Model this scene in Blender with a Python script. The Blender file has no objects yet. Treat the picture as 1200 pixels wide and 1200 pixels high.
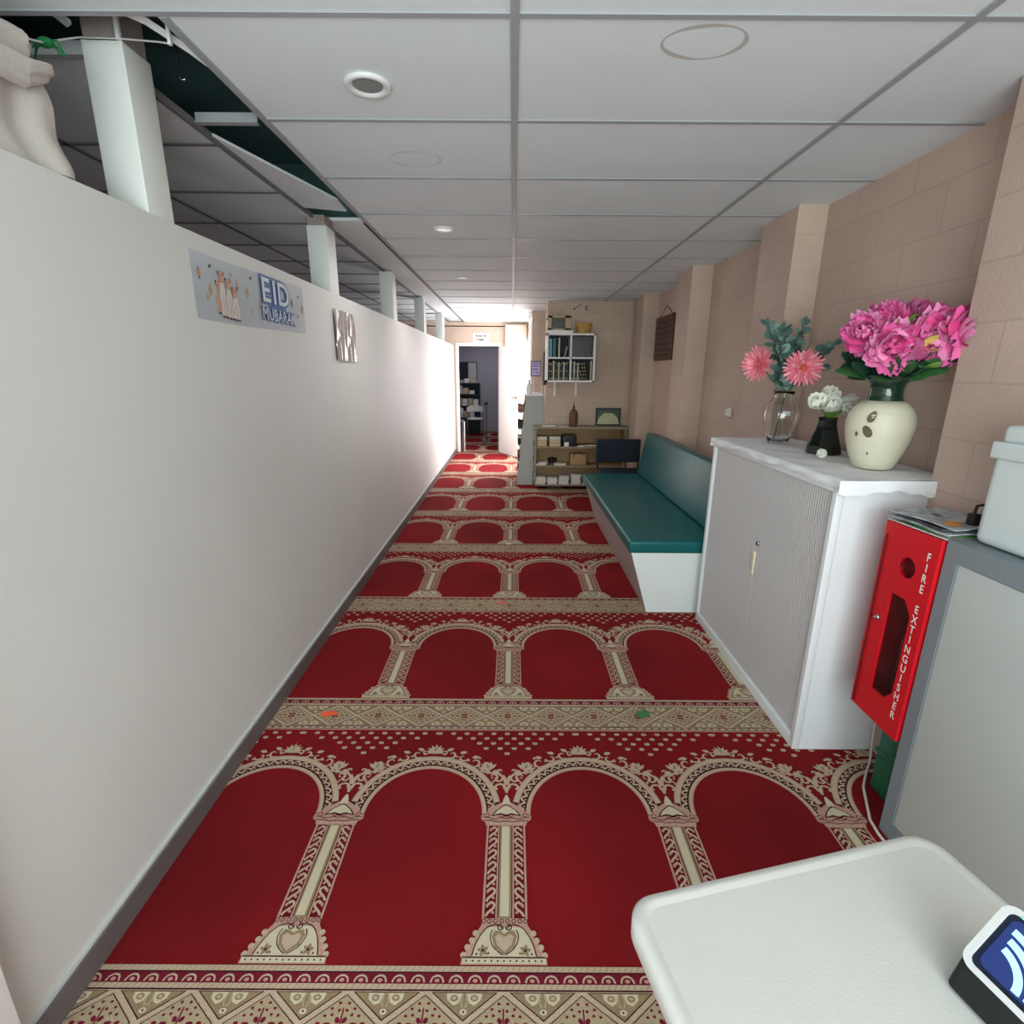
import bpy, bmesh, math, random
from mathutils import Vector, Matrix
random.seed(7)
S = bpy.context.scene
COL = S.collection
PI = math.pi

# ------------------------------------------------------------------ camera
cam = bpy.data.cameras.new('camera'); camo = bpy.data.objects.new('camera', cam); COL.objects.link(camo)
PITCH, ROLL, EYE = math.radians(15.35), math.radians(.35), 1.63
fw = Vector((0, math.cos(PITCH), -math.sin(PITCH))); up = Vector((0, math.sin(PITCH), math.cos(PITCH))); rt = Vector((1, 0, 0))
r2 = rt*math.cos(ROLL) + up*math.sin(ROLL); u2 = up*math.cos(ROLL) - rt*math.sin(ROLL)
mw = Matrix((r2, u2, -fw)).transposed().to_4x4(); mw.translation = (0, 0, EYE)
camo.matrix_world = mw
cam.sensor_width = 36; cam.lens = 36*602/1200; cam.clip_start = .02; cam.clip_end = 100
S.camera = camo

# ------------------------------------------------------------------ world, lights, exposure
w = bpy.data.worlds.new('world'); S.world = w; w.use_nodes = True
w.node_tree.nodes['Background'].inputs[0].default_value = (.75, .86, .92, 1)
w.node_tree.nodes['Background'].inputs[1].default_value = .14
S.view_settings.view_transform = 'Standard'; S.view_settings.look = 'None'
S.view_settings.exposure = 0.1; S.view_settings.gamma = 1; S.view_settings.use_curve_mapping = False

def area(name, loc, direction, sx, sy, power, color):
    l = bpy.data.lights.new(name, 'AREA'); l.shape = 'RECTANGLE'; l.size = sx; l.size_y = sy
    l.energy = power; l.color = color
    o = bpy.data.objects.new(name, l); COL.objects.link(o); o.location = loc
    o.rotation_euler = Vector(direction).to_track_quat('-Z', 'Z').to_euler()
    return o
area('daylight_entrance', (.1, -1.85, 1.40), (0, 1, .26), 2.6, 2.0, 142, (.89, .99, 1.0))
area('daylight_side_door', (.285, 9.6, 1.27), (-1, 0, 0), 1.85, 2.3, 140, (1.0, .94, .96))
area('far_room_fill', (-.1, 13.2, 2.45), (0, 0, -1), 1.2, 1.2, 26, (.85, .9, 1.0))  # lamp added under the ceiling to lighten the far room
area('side_room_fill', (-5.9, 6.0, 1.2), (1, 0, 0), 6, 1.2, 34, (.9, .95, 1.0))  # unseen lamp panel at the outer wall, lights the side room

# ------------------------------------------------------------------ materials
def lin(c):
    return tuple(((x/255)/12.92 if x/255 <= .04045 else ((x/255+.055)/1.055)**2.4) for x in c)
M = {}
def mat(name, rgb, rough=.6, metal=0, noise=None, bump=None, emit=0, trans=0, alpha=1, sheen=0, spec=.5, ior=1.45, coat=0):
    m = bpy.data.materials.new(name); m.use_nodes = True; nt = m.node_tree; b = nt.nodes['Principled BSDF']
    c = lin(rgb) + (1,)
    b.inputs['Base Color'].default_value = c
    b.inputs['Roughness'].default_value = rough; b.inputs['Metallic'].default_value = metal
    b.inputs['Specular IOR Level'].default_value = spec; b.inputs['IOR'].default_value = ior
    b.inputs['Transmission Weight'].default_value = trans; b.inputs['Alpha'].default_value = alpha
    b.inputs['Sheen Weight'].default_value = sheen; b.inputs['Coat Weight'].default_value = coat
    if emit:
        b.inputs['Emission Color'].default_value = c; b.inputs['Emission Strength'].default_value = emit
    if noise or bump:
        tc = nt.nodes.new('ShaderNodeTexCoord')
    if noise:
        sc, amt = noise
        n = nt.nodes.new('ShaderNodeTexNoise'); n.inputs['Scale'].default_value = sc; n.inputs['Detail'].default_value = 5
        nt.links.new(tc.outputs['Object'], n.inputs['Vector'])
        mr = nt.nodes.new('ShaderNodeMapRange'); mr.inputs[1].default_value = .3; mr.inputs[2].default_value = .7
        mr.inputs[3].default_value = 1-amt; mr.inputs[4].default_value = 1+amt
        nt.links.new(n.outputs[0], mr.inputs[0])
        mx = nt.nodes.new('ShaderNodeMix'); mx.data_type = 'RGBA'; mx.blend_type = 'MULTIPLY'; mx.inputs[0].default_value = 1
        mx.inputs[6].default_value = c; nt.links.new(mr.outputs[0], mx.inputs[7])
        nt.links.new(mx.outputs[2], b.inputs['Base Color'])
    if bump:
        sc, st = bump
        n = nt.nodes.new('ShaderNodeTexNoise'); n.inputs['Scale'].default_value = sc; n.inputs['Detail'].default_value = 3
        nt.links.new(tc.outputs['Object'], n.inputs['Vector'])
        bp = nt.nodes.new('ShaderNodeBump'); bp.inputs['Strength'].default_value = st; bp.inputs['Distance'].default_value = .01
        nt.links.new(n.outputs[0], bp.inputs['Height']); nt.links.new(bp.outputs[0], b.inputs['Normal'])
    M[name] = m
    return m

def block_mat(name, rgb, mortar, axis):
    m = bpy.data.materials.new(name); m.use_nodes = True; nt = m.node_tree; b = nt.nodes['Principled BSDF']
    g = nt.nodes.new('ShaderNodeNewGeometry'); s = nt.nodes.new('ShaderNodeSeparateXYZ'); c = nt.nodes.new('ShaderNodeCombineXYZ')
    nt.links.new(g.outputs['Position'], s.inputs[0]); nt.links.new(s.outputs[axis], c.inputs[0]); nt.links.new(s.outputs[2], c.inputs[1])
    br = nt.nodes.new('ShaderNodeTexBrick'); br.inputs['Scale'].default_value = 1
    br.inputs['Brick Width'].default_value = .40; br.inputs['Row Height'].default_value = .20
    br.inputs['Mortar Size'].default_value = .004; br.inputs['Mortar Smooth'].default_value = .3
    a = lin(rgb)
    br.inputs['Color1'].default_value = a + (1,); br.inputs['Color2'].default_value = tuple(x*.94 for x in a) + (1,)
    br.inputs['Mortar'].default_value = lin(mortar) + (1,)
    nt.links.new(c.outputs[0], br.inputs['Vector'])
    n = nt.nodes.new('ShaderNodeTexNoise'); n.inputs['Scale'].default_value = 1.6; n.inputs['Detail'].default_value = 6
    nt.links.new(g.outputs['Position'], n.inputs['Vector'])
    mr = nt.nodes.new('ShaderNodeMapRange'); mr.inputs[1].default_value = .3; mr.inputs[2].default_value = .7; mr.inputs[3].default_value = .9; mr.inputs[4].default_value = 1.08
    nt.links.new(n.outputs[0], mr.inputs[0])
    mx = nt.nodes.new('ShaderNodeMix'); mx.data_type = 'RGBA'; mx.blend_type = 'MULTIPLY'; mx.inputs[0].default_value = 1
    nt.links.new(br.outputs[0], mx.inputs[6]); nt.links.new(mr.outputs[0], mx.inputs[7]); nt.links.new(mx.outputs[2], b.inputs['Base Color'])
    n2 = nt.nodes.new('ShaderNodeTexNoise'); n2.inputs['Scale'].default_value = 90; nt.links.new(g.outputs['Position'], n2.inputs['Vector'])
    ml = nt.nodes.new('ShaderNodeMath'); ml.operation = 'MULTIPLY_ADD'; ml.inputs[1].default_value = -1.2
    nt.links.new(br.outputs['Fac'], ml.inputs[0]); nt.links.new(n2.outputs[0], ml.inputs[2])
    bp = nt.nodes.new('ShaderNodeBump'); bp.inputs['Strength'].default_value = .35; bp.inputs['Distance'].default_value = .004
    nt.links.new(ml.outputs[0], bp.inputs['Height']); nt.links.new(bp.outputs[0], b.inputs['Normal'])
    b.inputs['Roughness'].default_value = .75
    M[name] = m
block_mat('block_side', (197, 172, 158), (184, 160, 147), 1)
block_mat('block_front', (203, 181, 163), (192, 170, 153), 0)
mat('ceiling_tile', (226, 234, 237), .7, noise=(3, .02), bump=(220, .12))
mat('ceiling_bar', (160, 165, 168), .45)
mat('gap_shade', (30, 32, 33), .8)
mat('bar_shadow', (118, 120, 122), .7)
mat('void', (120, 160, 158), .95, noise=(2, .4))
mat('partition', (214, 215, 211), .55, noise=(1.3, .03), bump=(60, .05))
mat('skirting', (105, 98, 98), .45, noise=(4, .08))
mat('lip', (200, 205, 203), .5)
mat('post_white', (222, 227, 222), .5, noise=(3, .03))
mat('post_raw', (150, 140, 134), .8, noise=(14, .22))
mat('stain', (188, 184, 180), .8)
mat('white_paint', (235, 235, 232), .4)
mat('white_metal', (224, 228, 230), .38, noise=(2, .02))
mat('tambour', (196, 194, 194), .5)
mat('tambour_line', (170, 168, 168), .6)
mat('black', (22, 22, 24), .5)
mat('chrome', (200, 200, 205), .2, metal=1)
mat('cream_plastic', (225, 220, 195), .5)
mat('cloth_white', (236, 238, 240), .9, bump=(160, .3))
mat('towel', (190, 184, 176), .95, bump=(260, .3), noise=(8, .05), sheen=.3)
mat('teal_vinyl', (12, 94, 96), .32, bump=(120, .06), noise=(2, .06))
mat('bench_board', (226, 232, 228), .5, noise=(2, .02))
mat('bench_front', (172, 158, 154), .5)
mat('navy', (18, 30, 44), .8, noise=(30, .12))
mat('pine', (172, 140, 98), .6, noise=(5, .08))
mat('pine_edge', (150, 140, 118), .6)
mat('grey_panel', (176, 180, 176), .6)
mat('paper', (222, 216, 204), .8)
mat('paper_tan', (205, 185, 152), .8)
mat('paper_white', (235, 236, 234), .7)
mat('urn', (104, 66, 48), .55, noise=(40, .3))
mat('gold', (196, 150, 70), .4, metal=.6)
mat('straw', (198, 156, 88), .85, noise=(60, .2))
mat('cream_frame', (184, 164, 130), .7, noise=(30, .1))
mat('dark_wood', (58, 36, 26), .5, noise=(20, .2))
mat('brown_wood', (88, 58, 42), .5, noise=(20, .2))
mat('dark_photo', (62, 62, 60), .25, noise=(12, .4))
mat('art_green', (70, 92, 72), .5)
mat('art_cream', (188, 192, 150), .6, noise=(40, .15))
mat('book_dark', (32, 44, 46), .5)
mat('book_green', (38, 62, 52), .5)
mat('book_teal', (42, 110, 122), .5)
mat('book_lightteal', (108, 152, 166), .5)
mat('book_cream', (205, 200, 178), .6)
mat('book_red', (110, 48, 44), .6)
mat('gilt', (200, 180, 120), .5)
mat('red_metal', (206, 22, 34), .32, noise=(3, .05))
mat('red_dark', (92, 10, 18), .4)
mat('cabinet_glass', (60, 40, 42), .08, alpha=.30)
mat('ext_red', (170, 20, 24), .3)
mat('locker_frame', (124, 133, 138), .45, noise=(3, .03))
mat('locker_door', (192, 199, 195), .45, noise=(2, .02))
mat('tub_plastic', (208, 217, 217), .35)
mat('table_plastic', (203, 203, 197), .5, noise=(2.5, .03), bump=(240, .04))
mat('table_leg', (120, 124, 126), .4, metal=.6)
mat('screen_blue', (36, 50, 104), .15, emit=.22)
mat('screen_dark', (22, 28, 48), .12)
mat('screen_arc', (150, 205, 250), .3, emit=.8)
mat('led_green', (60, 220, 150), .4, emit=.8)
mat('device_black', (14, 22, 22), .45, bump=(300, .1))
mat('bezel', (196, 197, 196), .4)
mat('mag_grey', (158, 162, 166), .5, noise=(25, .5))
mat('mag_dark', (70, 72, 76), .45, noise=(30, .6))
mat('mag_green', (60, 140, 60), .5)
mat('mag_light', (205, 205, 200), .5, noise=(30, .2))
mat('mag_orange', (210, 140, 60), .5)
mat('poster', (176, 184, 190), .3, noise=(6, .04))
mat('poster_blue', (52, 98, 158), .4)
mat('poster_white', (206, 214, 220), .4)
mat('poster_tan', (196, 142, 108), .5)
mat('poster_pink', (205, 150, 135), .5)
mat('poster_brown', (66, 44, 36), .5)
mat('poster_gold', (178, 146, 88), .5)
mat('poster_robe', (206, 204, 194), .5)
mat('foil', (235, 232, 230), .16, metal=.7)
mat('tape', (190, 196, 190), .3)
mat('glass', (255, 255, 255), .02, trans=1, ior=1.45)
mat('water_stem', (110, 130, 96), .5)
mat('vase_cream', (212, 207, 184), .4, noise=(6, .03))
mat('vase_green', (18, 50, 34), .12, coat=.5)
mat('vase_mark', (92, 86, 62), .6, noise=(60, .3))
mat('vase_black', (10, 20, 18), .1, coat=.6)
mat('peony', (226, 98, 162), .7, noise=(18, .22))
mat('peony_light', (240, 150, 196), .7, noise=(18, .15))
mat('peony_core', (216, 60, 130), .7, noise=(20, .2))
mat('yellow_petal', (216, 192, 110), .7)
mat('leaf_green', (52, 104, 50), .55, noise=(14, .2))
mat('leaf_dark', (30, 64, 46), .6, noise=(14, .2))
mat('leaf_bright', (106, 150, 62), .55, noise=(14, .15))
mat('euc', (82, 112, 104), .7, noise=(14, .18))
mat('euc_light', (122, 152, 144), .7, noise=(14, .14))
mat('stem', (92, 112, 74), .7)
mat('dahlia', (246, 136, 156), .7, noise=(20, .15))
mat('dahlia_tip', (252, 178, 190), .7)
mat('dahlia_core', (206, 96, 60), .7)
mat('rose_white', (242, 242, 230), .75, noise=(20, .06))
mat('sticker_orange', (240, 96, 50), .6)
mat('sticker_green', (56, 120, 66), .6)
mat('sticker_white', (220, 215, 210), .6)
mat('cable', (205, 200, 190), .5)
mat('green_plastic', (20, 92, 66), .4)
mat('door_white', (240, 240, 238), .4)
mat('far_wall', (176, 170, 178), .7)
mat('far_dark', (34, 40, 50), .6)
mat('brass', (170, 140, 90), .3, metal=.9)
mat('lamp_off', (222, 224, 224), .35)
mat('lamp_lit', (240, 238, 235), .4, emit=.5)
mat('lamp_grey', (130, 134, 134), .5)
mat('lavender', (196, 178, 224), .5)
mat('print_purple', (70, 52, 110), .6)
mat('brown_frame', (60, 42, 52), .5)
mat('shoe_a', (40, 34, 36), .6); mat('shoe_b', (140, 96, 72), .6); mat('shoe_c', (200, 190, 184), .6)
mat('socket', (222, 214, 206), .4)
mat('string', (196, 200, 196), .7)
mat('green_cloth', (10, 110, 54), .8)

def carpet_mat(name, rgb, var=.10):
    mat(name, rgb, 1, noise=(1.1, var), bump=(420, .6), spec=.22)
carpet_mat('carpet_red', (128, 18, 23), .3)
carpet_mat('carpet_deep', (108, 14, 28))
carpet_mat('carpet_dark', (66, 22, 26))
carpet_mat('carpet_beige', (196, 172, 148))
carpet_mat('carpet_pink', (192, 150, 134))
carpet_mat('carpet_tan', (150, 130, 98))
carpet_mat('carpet_sand', (176, 158, 128))
carpet_mat('carpet_maroon', (116, 22, 44))
carpet_mat('carpet_light', (208, 196, 168))

# ------------------------------------------------------------------ mesh builder
ORG = {}
class B:
    def __init__(s, m='white_paint'):
        s.v = []; s.f = []; s.m = []; s.s = []; s.mat = m
    def face(s, pts, m=None, smooth=False):
        i = len(s.v); s.v += [tuple(p) for p in pts]; s.f.append(tuple(range(i, i+len(pts)))); s.m.append(m or s.mat); s.s.append(smooth)
    def addbm(s, bm, m=None, smooth=False):
        i = len(s.v); bm.verts.index_update()
        s.v += [tuple(x.co) for x in bm.verts]
        for f in bm.faces:
            s.f.append(tuple(i+x.index for x in f.verts)); s.m.append(m or s.mat); s.s.append(smooth)
        bm.free()
    def box(s, x0, x1, y0, y1, z0, z1, m=None, bev=0, seg=2):
        bm = bmesh.new(); bmesh.ops.create_cube(bm, size=1)
        for q in bm.verts:
            q.co = Vector(((x0+x1)/2+q.co.x*(x1-x0), (y0+y1)/2+q.co.y*(y1-y0), (z0+z1)/2+q.co.z*(z1-z0)))
        if bev: bmesh.ops.bevel(bm, geom=bm.edges[:], offset=bev, segments=seg, profile=.6, affect='EDGES')
        s.addbm(bm, m, bool(bev)); return s
    def obox(s, mtx, sx, sy, sz, m=None, bev=0):
        bm = bmesh.new(); bmesh.ops.create_cube(bm, size=1)
        for q in bm.verts: q.co = Vector((q.co.x*sx, q.co.y*sy, q.co.z*sz))
        if bev: bmesh.ops.bevel(bm, geom=bm.edges[:], offset=bev, segments=2, profile=.6, affect='EDGES')
        bm.transform(mtx); s.addbm(bm, m, bool(bev)); return s
    def prism(s, pts, d, m=None, bev=0):
        """pts: 3D polygon; d: extrusion vector"""
        bm = bmesh.new(); vs = [bm.verts.new(p) for p in pts]; f = bm.faces.new(vs)
        r = bmesh.ops.extrude_face_region(bm, geom=[f])
        for e in r['geom']:
            if isinstance(e, bmesh.types.BMVert): e.co += Vector(d)
        bmesh.ops.recalc_face_normals(bm, faces=bm.faces[:])
        if bev: bmesh.ops.bevel(bm, geom=bm.edges[:], offset=bev, segments=2, profile=.6, affect='EDGES')
        s.addbm(bm, m, bool(bev)); return s
    def tube(s, pts, r, m=None, n=8, caps=True):
        pts = [Vector(p) for p in pts]; i0 = len(s.v); N = len(pts)
        rr = r if isinstance(r, (list, tuple)) else [r]*N
        ref = None
        for k, p in enumerate(pts):
            t = (pts[min(k+1, N-1)] - pts[max(k-1, 0)]).normalized()
            if ref is None:
                ref = Vector((0, 0, 1)) if abs(t.z) < .9 else Vector((1, 0, 0))
            a = (ref - t*ref.dot(t)).normalized(); b = t.cross(a); ref = a
            for j in range(n):
                q = p + (a*math.cos(2*PI*j/n) + b*math.sin(2*PI*j/n))*rr[k]; s.v.append(tuple(q))
        for k in range(N-1):
            for j in range(n):
                s.f.append((i0+k*n+j, i0+k*n+(j+1) % n, i0+(k+1)*n+(j+1) % n, i0+(k+1)*n+j)); s.m.append(m or s.mat); s.s.append(True)
        if caps:
            s.f.append(tuple(i0+j for j in range(n))[::-1]); s.m.append(m or s.mat); s.s.append(False)
            s.f.append(tuple(i0+(N-1)*n+j for j in range(n))); s.m.append(m or s.mat); s.s.append(False)
        return s
    def lathe(s, prof, c, m=None, n=32, closed=True):
        i0 = len(s.v); cx, cy, cz = c
        for (r, z) in prof:
            for j in range(n):
                a = 2*PI*j/n; s.v.append((cx+r*math.cos(a), cy+r*math.sin(a), cz+z))
        mm = m if isinstance(m, list) else [m or s.mat]*(len(prof)-1)
        for k in range(len(prof)-1):
            for j in range(n):
                s.f.append((i0+k*n+j, i0+k*n+(j+1) % n, i0+(k+1)*n+(j+1) % n, i0+(k+1)*n+j)); s.m.append(mm[k]); s.s.append(True)
        if closed:
            s.f.append(tuple(i0+j for j in range(n))[::-1]); s.m.append(mm[0]); s.s.append(False)
            s.f.append(tuple(i0+(len(prof)-1)*n+j for j in range(n))); s.m.append(mm[-1]); s.s.append(False)
        return s
    def grid(s, fn, nu, nv, m=None):
        i0 = len(s.v)
        for i in range(nu+1):
            for j in range(nv+1): s.v.append(tuple(fn(i/nu, j/nv)))
        for i in range(nu):
            for j in range(nv):
                a = i0+i*(nv+1)+j; s.f.append((a, a+nv+1, a+nv+2, a+1)); s.m.append(m or s.mat); s.s.append(True)
        return s
    def ball(s, c, rx, ry=None, rz=None, m=None, n=12):
        ry = ry or rx; rz = rz or rx
        bm = bmesh.new(); bmesh.ops.create_uvsphere(bm, u_segments=n, v_segments=max(6, n*2//3), radius=1)
        for q in bm.verts: q.co = Vector((c[0]+q.co.x*rx, c[1]+q.co.y*ry, c[2]+q.co.z*rz))
        s.addbm(bm, m, True); return s

def mesh_of(name, b, org):
    me = bpy.data.meshes.new(name)
    me.from_pydata([(x-org[0], y-org[1], z-org[2]) for x, y, z in b.v], [], b.f)
    names = []
    for q in b.m:
        if q not in names: names.append(q)
    for q in names: me.materials.append(M[q])
    me.polygons.foreach_set('material_index', [names.index(q) for q in b.m])
    me.polygons.foreach_set('use_smooth', b.s)
    me.update()
    return me
def obj(name, b, parent=None, org=None, label=None, stuff=False):
    """one mesh object; coordinates in the builder are world coordinates"""
    po = ORG.get(parent.name, (0, 0, 0)) if parent else (0, 0, 0)
    if org is None: org = po
    o = bpy.data.objects.new(name, mesh_of(name, b, org)); COL.objects.link(o)
    o.location = (org[0]-po[0], org[1]-po[1], org[2]-po[2]); ORG[o.name] = org
    if parent: o.parent = parent
    if label: o['label'] = label
    if stuff: o['kind'] = 'stuff'
    return o
def thing(name, label, cat, loc, group=None):
    o = bpy.data.objects.new(name, None); COL.objects.link(o); o.location = loc; o.empty_display_size = .05
    o['label'] = label; o['category'] = cat
    if group: o['group'] = group
    ORG[o.name] = tuple(loc); return o
def solo(name, b, label, cat, loc=(0, 0, 0), group=None, stuff=False):
    o = obj(name, b, None, loc, label, stuff); o['category'] = cat
    if group: o['group'] = group
    return o
def struct(name, b, parent=None):
    o = obj(name, b, parent)
    if not parent: o['kind'] = 'structure'
    return o
def dup(root, loc, label=None, rotz=None):
    r = root.copy(); COL.objects.link(r); r.location = loc
    if rotz is not None: r.rotation_euler = (0, 0, rotz)
    if label: r['label'] = label
    for ch in root.children:
        c = ch.copy(); COL.objects.link(c); c.parent = r
        for g in ch.children:
            d = g.copy(); COL.objects.link(d); d.parent = c
    return r
def text_b(txt, size, frame, m, depth=.0006, align='CENTER', scale_x=1, offset=0, b=None):
    """text polygons placed by frame = (origin, right vector, up vector)"""
    cu = bpy.data.curves.new('t', 'FONT'); cu.body = txt; cu.size = size; cu.align_x = align; cu.align_y = 'CENTER'; cu.offset = offset; cu.resolution_u = 4
    to = bpy.data.objects.new('t', cu); COL.objects.link(to)
    dg = bpy.context.evaluated_depsgraph_get(); me = bpy.data.meshes.new_from_object(to.evaluated_get(dg))
    b = b or B(m)
    o, r, u = Vector(frame[0]), Vector(frame[1]).normalized(), Vector(frame[2]).normalized(); nrm = r.cross(u)
    i0 = len(b.v)
    for v in me.vertices: b.v.append(tuple(o + r*v.co.x*scale_x + u*v.co.y + nrm*depth))
    for p in me.polygons: b.f.append(tuple(i0+x for x in p.vertices)); b.m.append(m); b.s.append(False)
    bpy.data.objects.remove(to); bpy.data.curves.remove(cu); bpy.data.meshes.remove(me)
    return b

# ------------------------------------------------------------------ carpeted floor with woven arcade pattern
def smooth(pts, k=4):
    out = []
    for i in range(len(pts)-1):
        p0 = pts[max(i-1, 0)]; p1 = pts[i]; p2 = pts[i+1]; p3 = pts[min(i+2, len(pts)-1)]
        for j in range(k):
            t = j/k
            out.append(tuple(.5*((2*p1[a]) + (-p0[a]+p2[a])*t + (2*p0[a]-5*p1[a]+4*p2[a]-p3[a])*t*t + (-p0[a]+3*p1[a]-3*p2[a]+p3[a])*t**3) for a in (0, 1)))
    out.append(pts[-1]); return out
CELL = []          # (polygon points in cell coordinates, material, layer)
SEQ = [0]
def P(pts, m, z): CELL.append((list(pts), m, z+(SEQ[0] % 11)*.075))
def stroke(pts, w, m, z, k=4, sm=True, taper=False):
    SEQ[0] += 1
    if sm: pts = smooth(pts, k)
    n = len(pts); L = []; R = []
    for i, p in enumerate(pts):
        a = pts[max(i-1, 0)]; c = pts[min(i+1, n-1)]
        dx, dy = c[0]-a[0], c[1]-a[1]; d = math.hypot(dx, dy) or 1e-9
        ww = w/2*(1 if not taper else max(.12, math.sin(PI*min(1, (i/(n-1))*.8+.2)))) if w else 0
        L.append((p[0]-dy/d*ww, p[1]+dx/d*ww)); R.append((p[0]+dy/d*ww, p[1]-dx/d*ww))
    for i in range(n-1): P([L[i], R[i], R[i+1], L[i+1]], m, z)
def ell(cx, cy, rx, ry, m, z, n=10, rot=0):
    SEQ[0] += 1
    P([(cx+rx*math.cos(2*PI*i/n)*math.cos(rot)-ry*math.sin(2*PI*i/n)*math.sin(rot), cy+rx*math.cos(2*PI*i/n)*math.sin(rot)+ry*math.sin(2*PI*i/n)*math.cos(rot)) for i in range(n)], m, z)
def rect(x0, x1, y0, y1, m, z): SEQ[0] += 1; P([(x0, y0), (x1, y0), (x1, y1), (x0, y1)], m, z)
def leaf2(x, y, ang, ln, wd, m, z):
    SEQ[0] += 1
    c, s = math.cos(ang), math.sin(ang)
    P([(x+c*a*ln-s*b*wd, y+s*a*ln+c*b*wd) for a, b in ((0, 0), (.3, .45), (.65, .4), (1, 0), (.65, -.4), (.3, -.45))], m, z)
def spiral(cx, cy, r0, r1, a0, a1, n=9):
    return [(cx+(r0+(r1-r0)*i/n)*math.cos(a0+(a1-a0)*i/n), cy+(r0+(r1-r0)*i/n)*math.sin(a0+(a1-a0)*i/n)) for i in range(n+1)]
def mirrored(fn):
    global CELL
    keep = CELL; CELL = []; fn(); half = CELL; CELL = keep
    for pts, m, z in half:
        CELL.append((pts, m, z)); CELL.append(([(-x, y) for x, y in pts][::-1], m, z+.035))
W2 = .3165; PER = 1.231
# stripe
rect(-W2, W2, 0, .240, 'carpet_beige', 1)
rect(-W2, W2, 0, .007, 'carpet_pink', 2); rect(-W2, W2, .007, .010, 'carpet_dark', 2)
rect(-W2, W2, .010, .024, 'carpet_beige', 2); rect(-W2, W2, .024, .028, 'carpet_dark', 2)
for k in range(18):
    x = -W2+(k+.5)*2*W2/18; rect(x-.010, x+.006, .014, .020, 'carpet_dark', 3)
rect(-W2, W2, .179, .183, 'carpet_dark', 2); rect(-W2, W2, .183, .196, 'carpet_beige', 2); rect(-W2, W2, .196, .222, 'carpet_maroon', 2)
rect(-W2, W2, .222, .226, 'carpet_dark', 2); rect(-W2, W2, .226, .240, 'carpet_beige', 2)
for k in range(36):
    x = -W2+(k+.5)*2*W2/36
    for y in (.1895, .233): P([(x-.005, y-.006), (x-.003, y-.006), (x+.005, y+.006), (x+.003, y+.006)], 'carpet_tan', 3)
for k in range(12):
    x = -W2+(k+.5)*2*W2/12
    stroke([(x-.018, .199), (x-.013, .211), (x, .216), (x+.013, .211), (x+.018, .199)], .005, 'carpet_beige', 3, 2)
    ell(x, .204, .007, .005, 'carpet_pink', 3, 8)
p3 = 2*W2/3
for k in range(3):
    c = -W2+(k+.5)*p3; y0, y1, ym = .028, .179, .1035
    P([(c-p3/2+.012, ym), (c, y0+.009), (c+p3/2-.012, ym), (c, y1-.009)], 'carpet_dark', 3)
    P([(c-p3/2+.016, ym), (c, y0+.0115), (c+p3/2-.016, ym), (c, y1-.0115)], 'carpet_sand', 4)
    for a in range(4):
        ell(c+.013*math.cos(a*PI/2+PI/4), ym+.012*math.sin(a*PI/2+PI/4), .008, .006, 'carpet_maroon', 5, 7, a*PI/2+PI/4)
    for sx in (-1, 1):
        ell(c+sx*.034, ym, .010, .004, 'carpet_maroon', 5, 7); ell(c+sx*.058, ym, .007, .005, 'carpet_maroon', 5, 7)
        for (dx, dy) in ((.010, .030), (.026, .020), (.012, .046), (.030, .034), (.044, .018)):
            for sy in (-1, 1): ell(c+sx*dx, ym+sy*dy, .0045, .0035, 'carpet_maroon', 5, 6)
    stroke([(c, ym-.035), (c, ym+.035)], .004, 'carpet_maroon', 5, 1, False)
    for (cc, s0) in ((c-p3/2, 1), (c-p3/2, -1)):                 # light flowers between the diamonds
        yb = y1-.002 if s0 > 0 else y0+.002
        for off in (0, p3) if k == 2 else (0,):
            for sx in (-1, 1):
                if (k == 0 and sx < 0) or (off and sx > 0): continue
                x = cc+off
                P([(x, yb-s0*.066), (x+sx*.090, yb-s0*.001), (x, yb-s0*.001)], 'carpet_dark', 3)
                P([(x, yb-s0*.0625), (x+sx*.084, yb-s0*.0025), (x, yb-s0*.0025)], 'carpet_tan', 4)
                P([(x+sx*.006, yb-s0*.004), (x+sx*.048, yb-s0*.004), (x+sx*.046, yb-s0*.018), (x+sx*.028, yb-s0*.032), (x+sx*.014, yb-s0*.026)], 'carpet_light', 5)
                ell(x+sx*.027, yb-s0*.015, .011, .008, 'carpet_tan', 6, 8); ell(x+sx*.027, yb-s0*.015, .006, .004, 'carpet_beige', 7, 6)
                ell(x, yb-s0*.046, .010, .007, 'carpet_light', 5, 8); ell(x, yb-s0*.046, .003, .003, 'carpet_dark', 6, 6)
                stroke([(x+sx*.004, yb-s0*.004), (x+sx*.009, yb-s0*.022), (x+sx*.003, yb-s0*.036)], .005, 'carpet_sand', 5, 2)
# column shaft
Y0, Y1, Y2, Y3 = .240, .366, .710, .800
rect(-.070, .070, Y1, Y2, 'carpet_deep', 1)
def shaft():
    for x, ww in ((.067, .007), (.026, .006)): stroke([(x, Y1), (x, Y2)], ww, 'carpet_pink', 3, 1, False)
    stroke([(.0222, Y1+.01), (.0222, Y2)], .003, 'carpet_dark', 4, 1, False)
    n = 7; st = (Y2-Y1-.02)/n
    for i in range(n):
        y = Y1+.012+i*st
        stroke([(.060, y), (.052, y+.012), (.036, y+.026), (.034, y+.038), (.044, y+.044), (.050, y+.036)], .0075, 'carpet_beige', 4, 3)
        ell(.038, y+.012, .006, .0045, 'carpet_pink', 4, 7, .6)
        leaf2(.058, y+.026, 1.9, .018, .010, 'carpet_pink', 4)
mirrored(shaft)
rect(-.0205, .0205, Y1+.005, Y2, 'carpet_tan', 3); rect(-.015, .013, Y1+.012, Y2-.006, 'carpet_light', 4)
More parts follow.
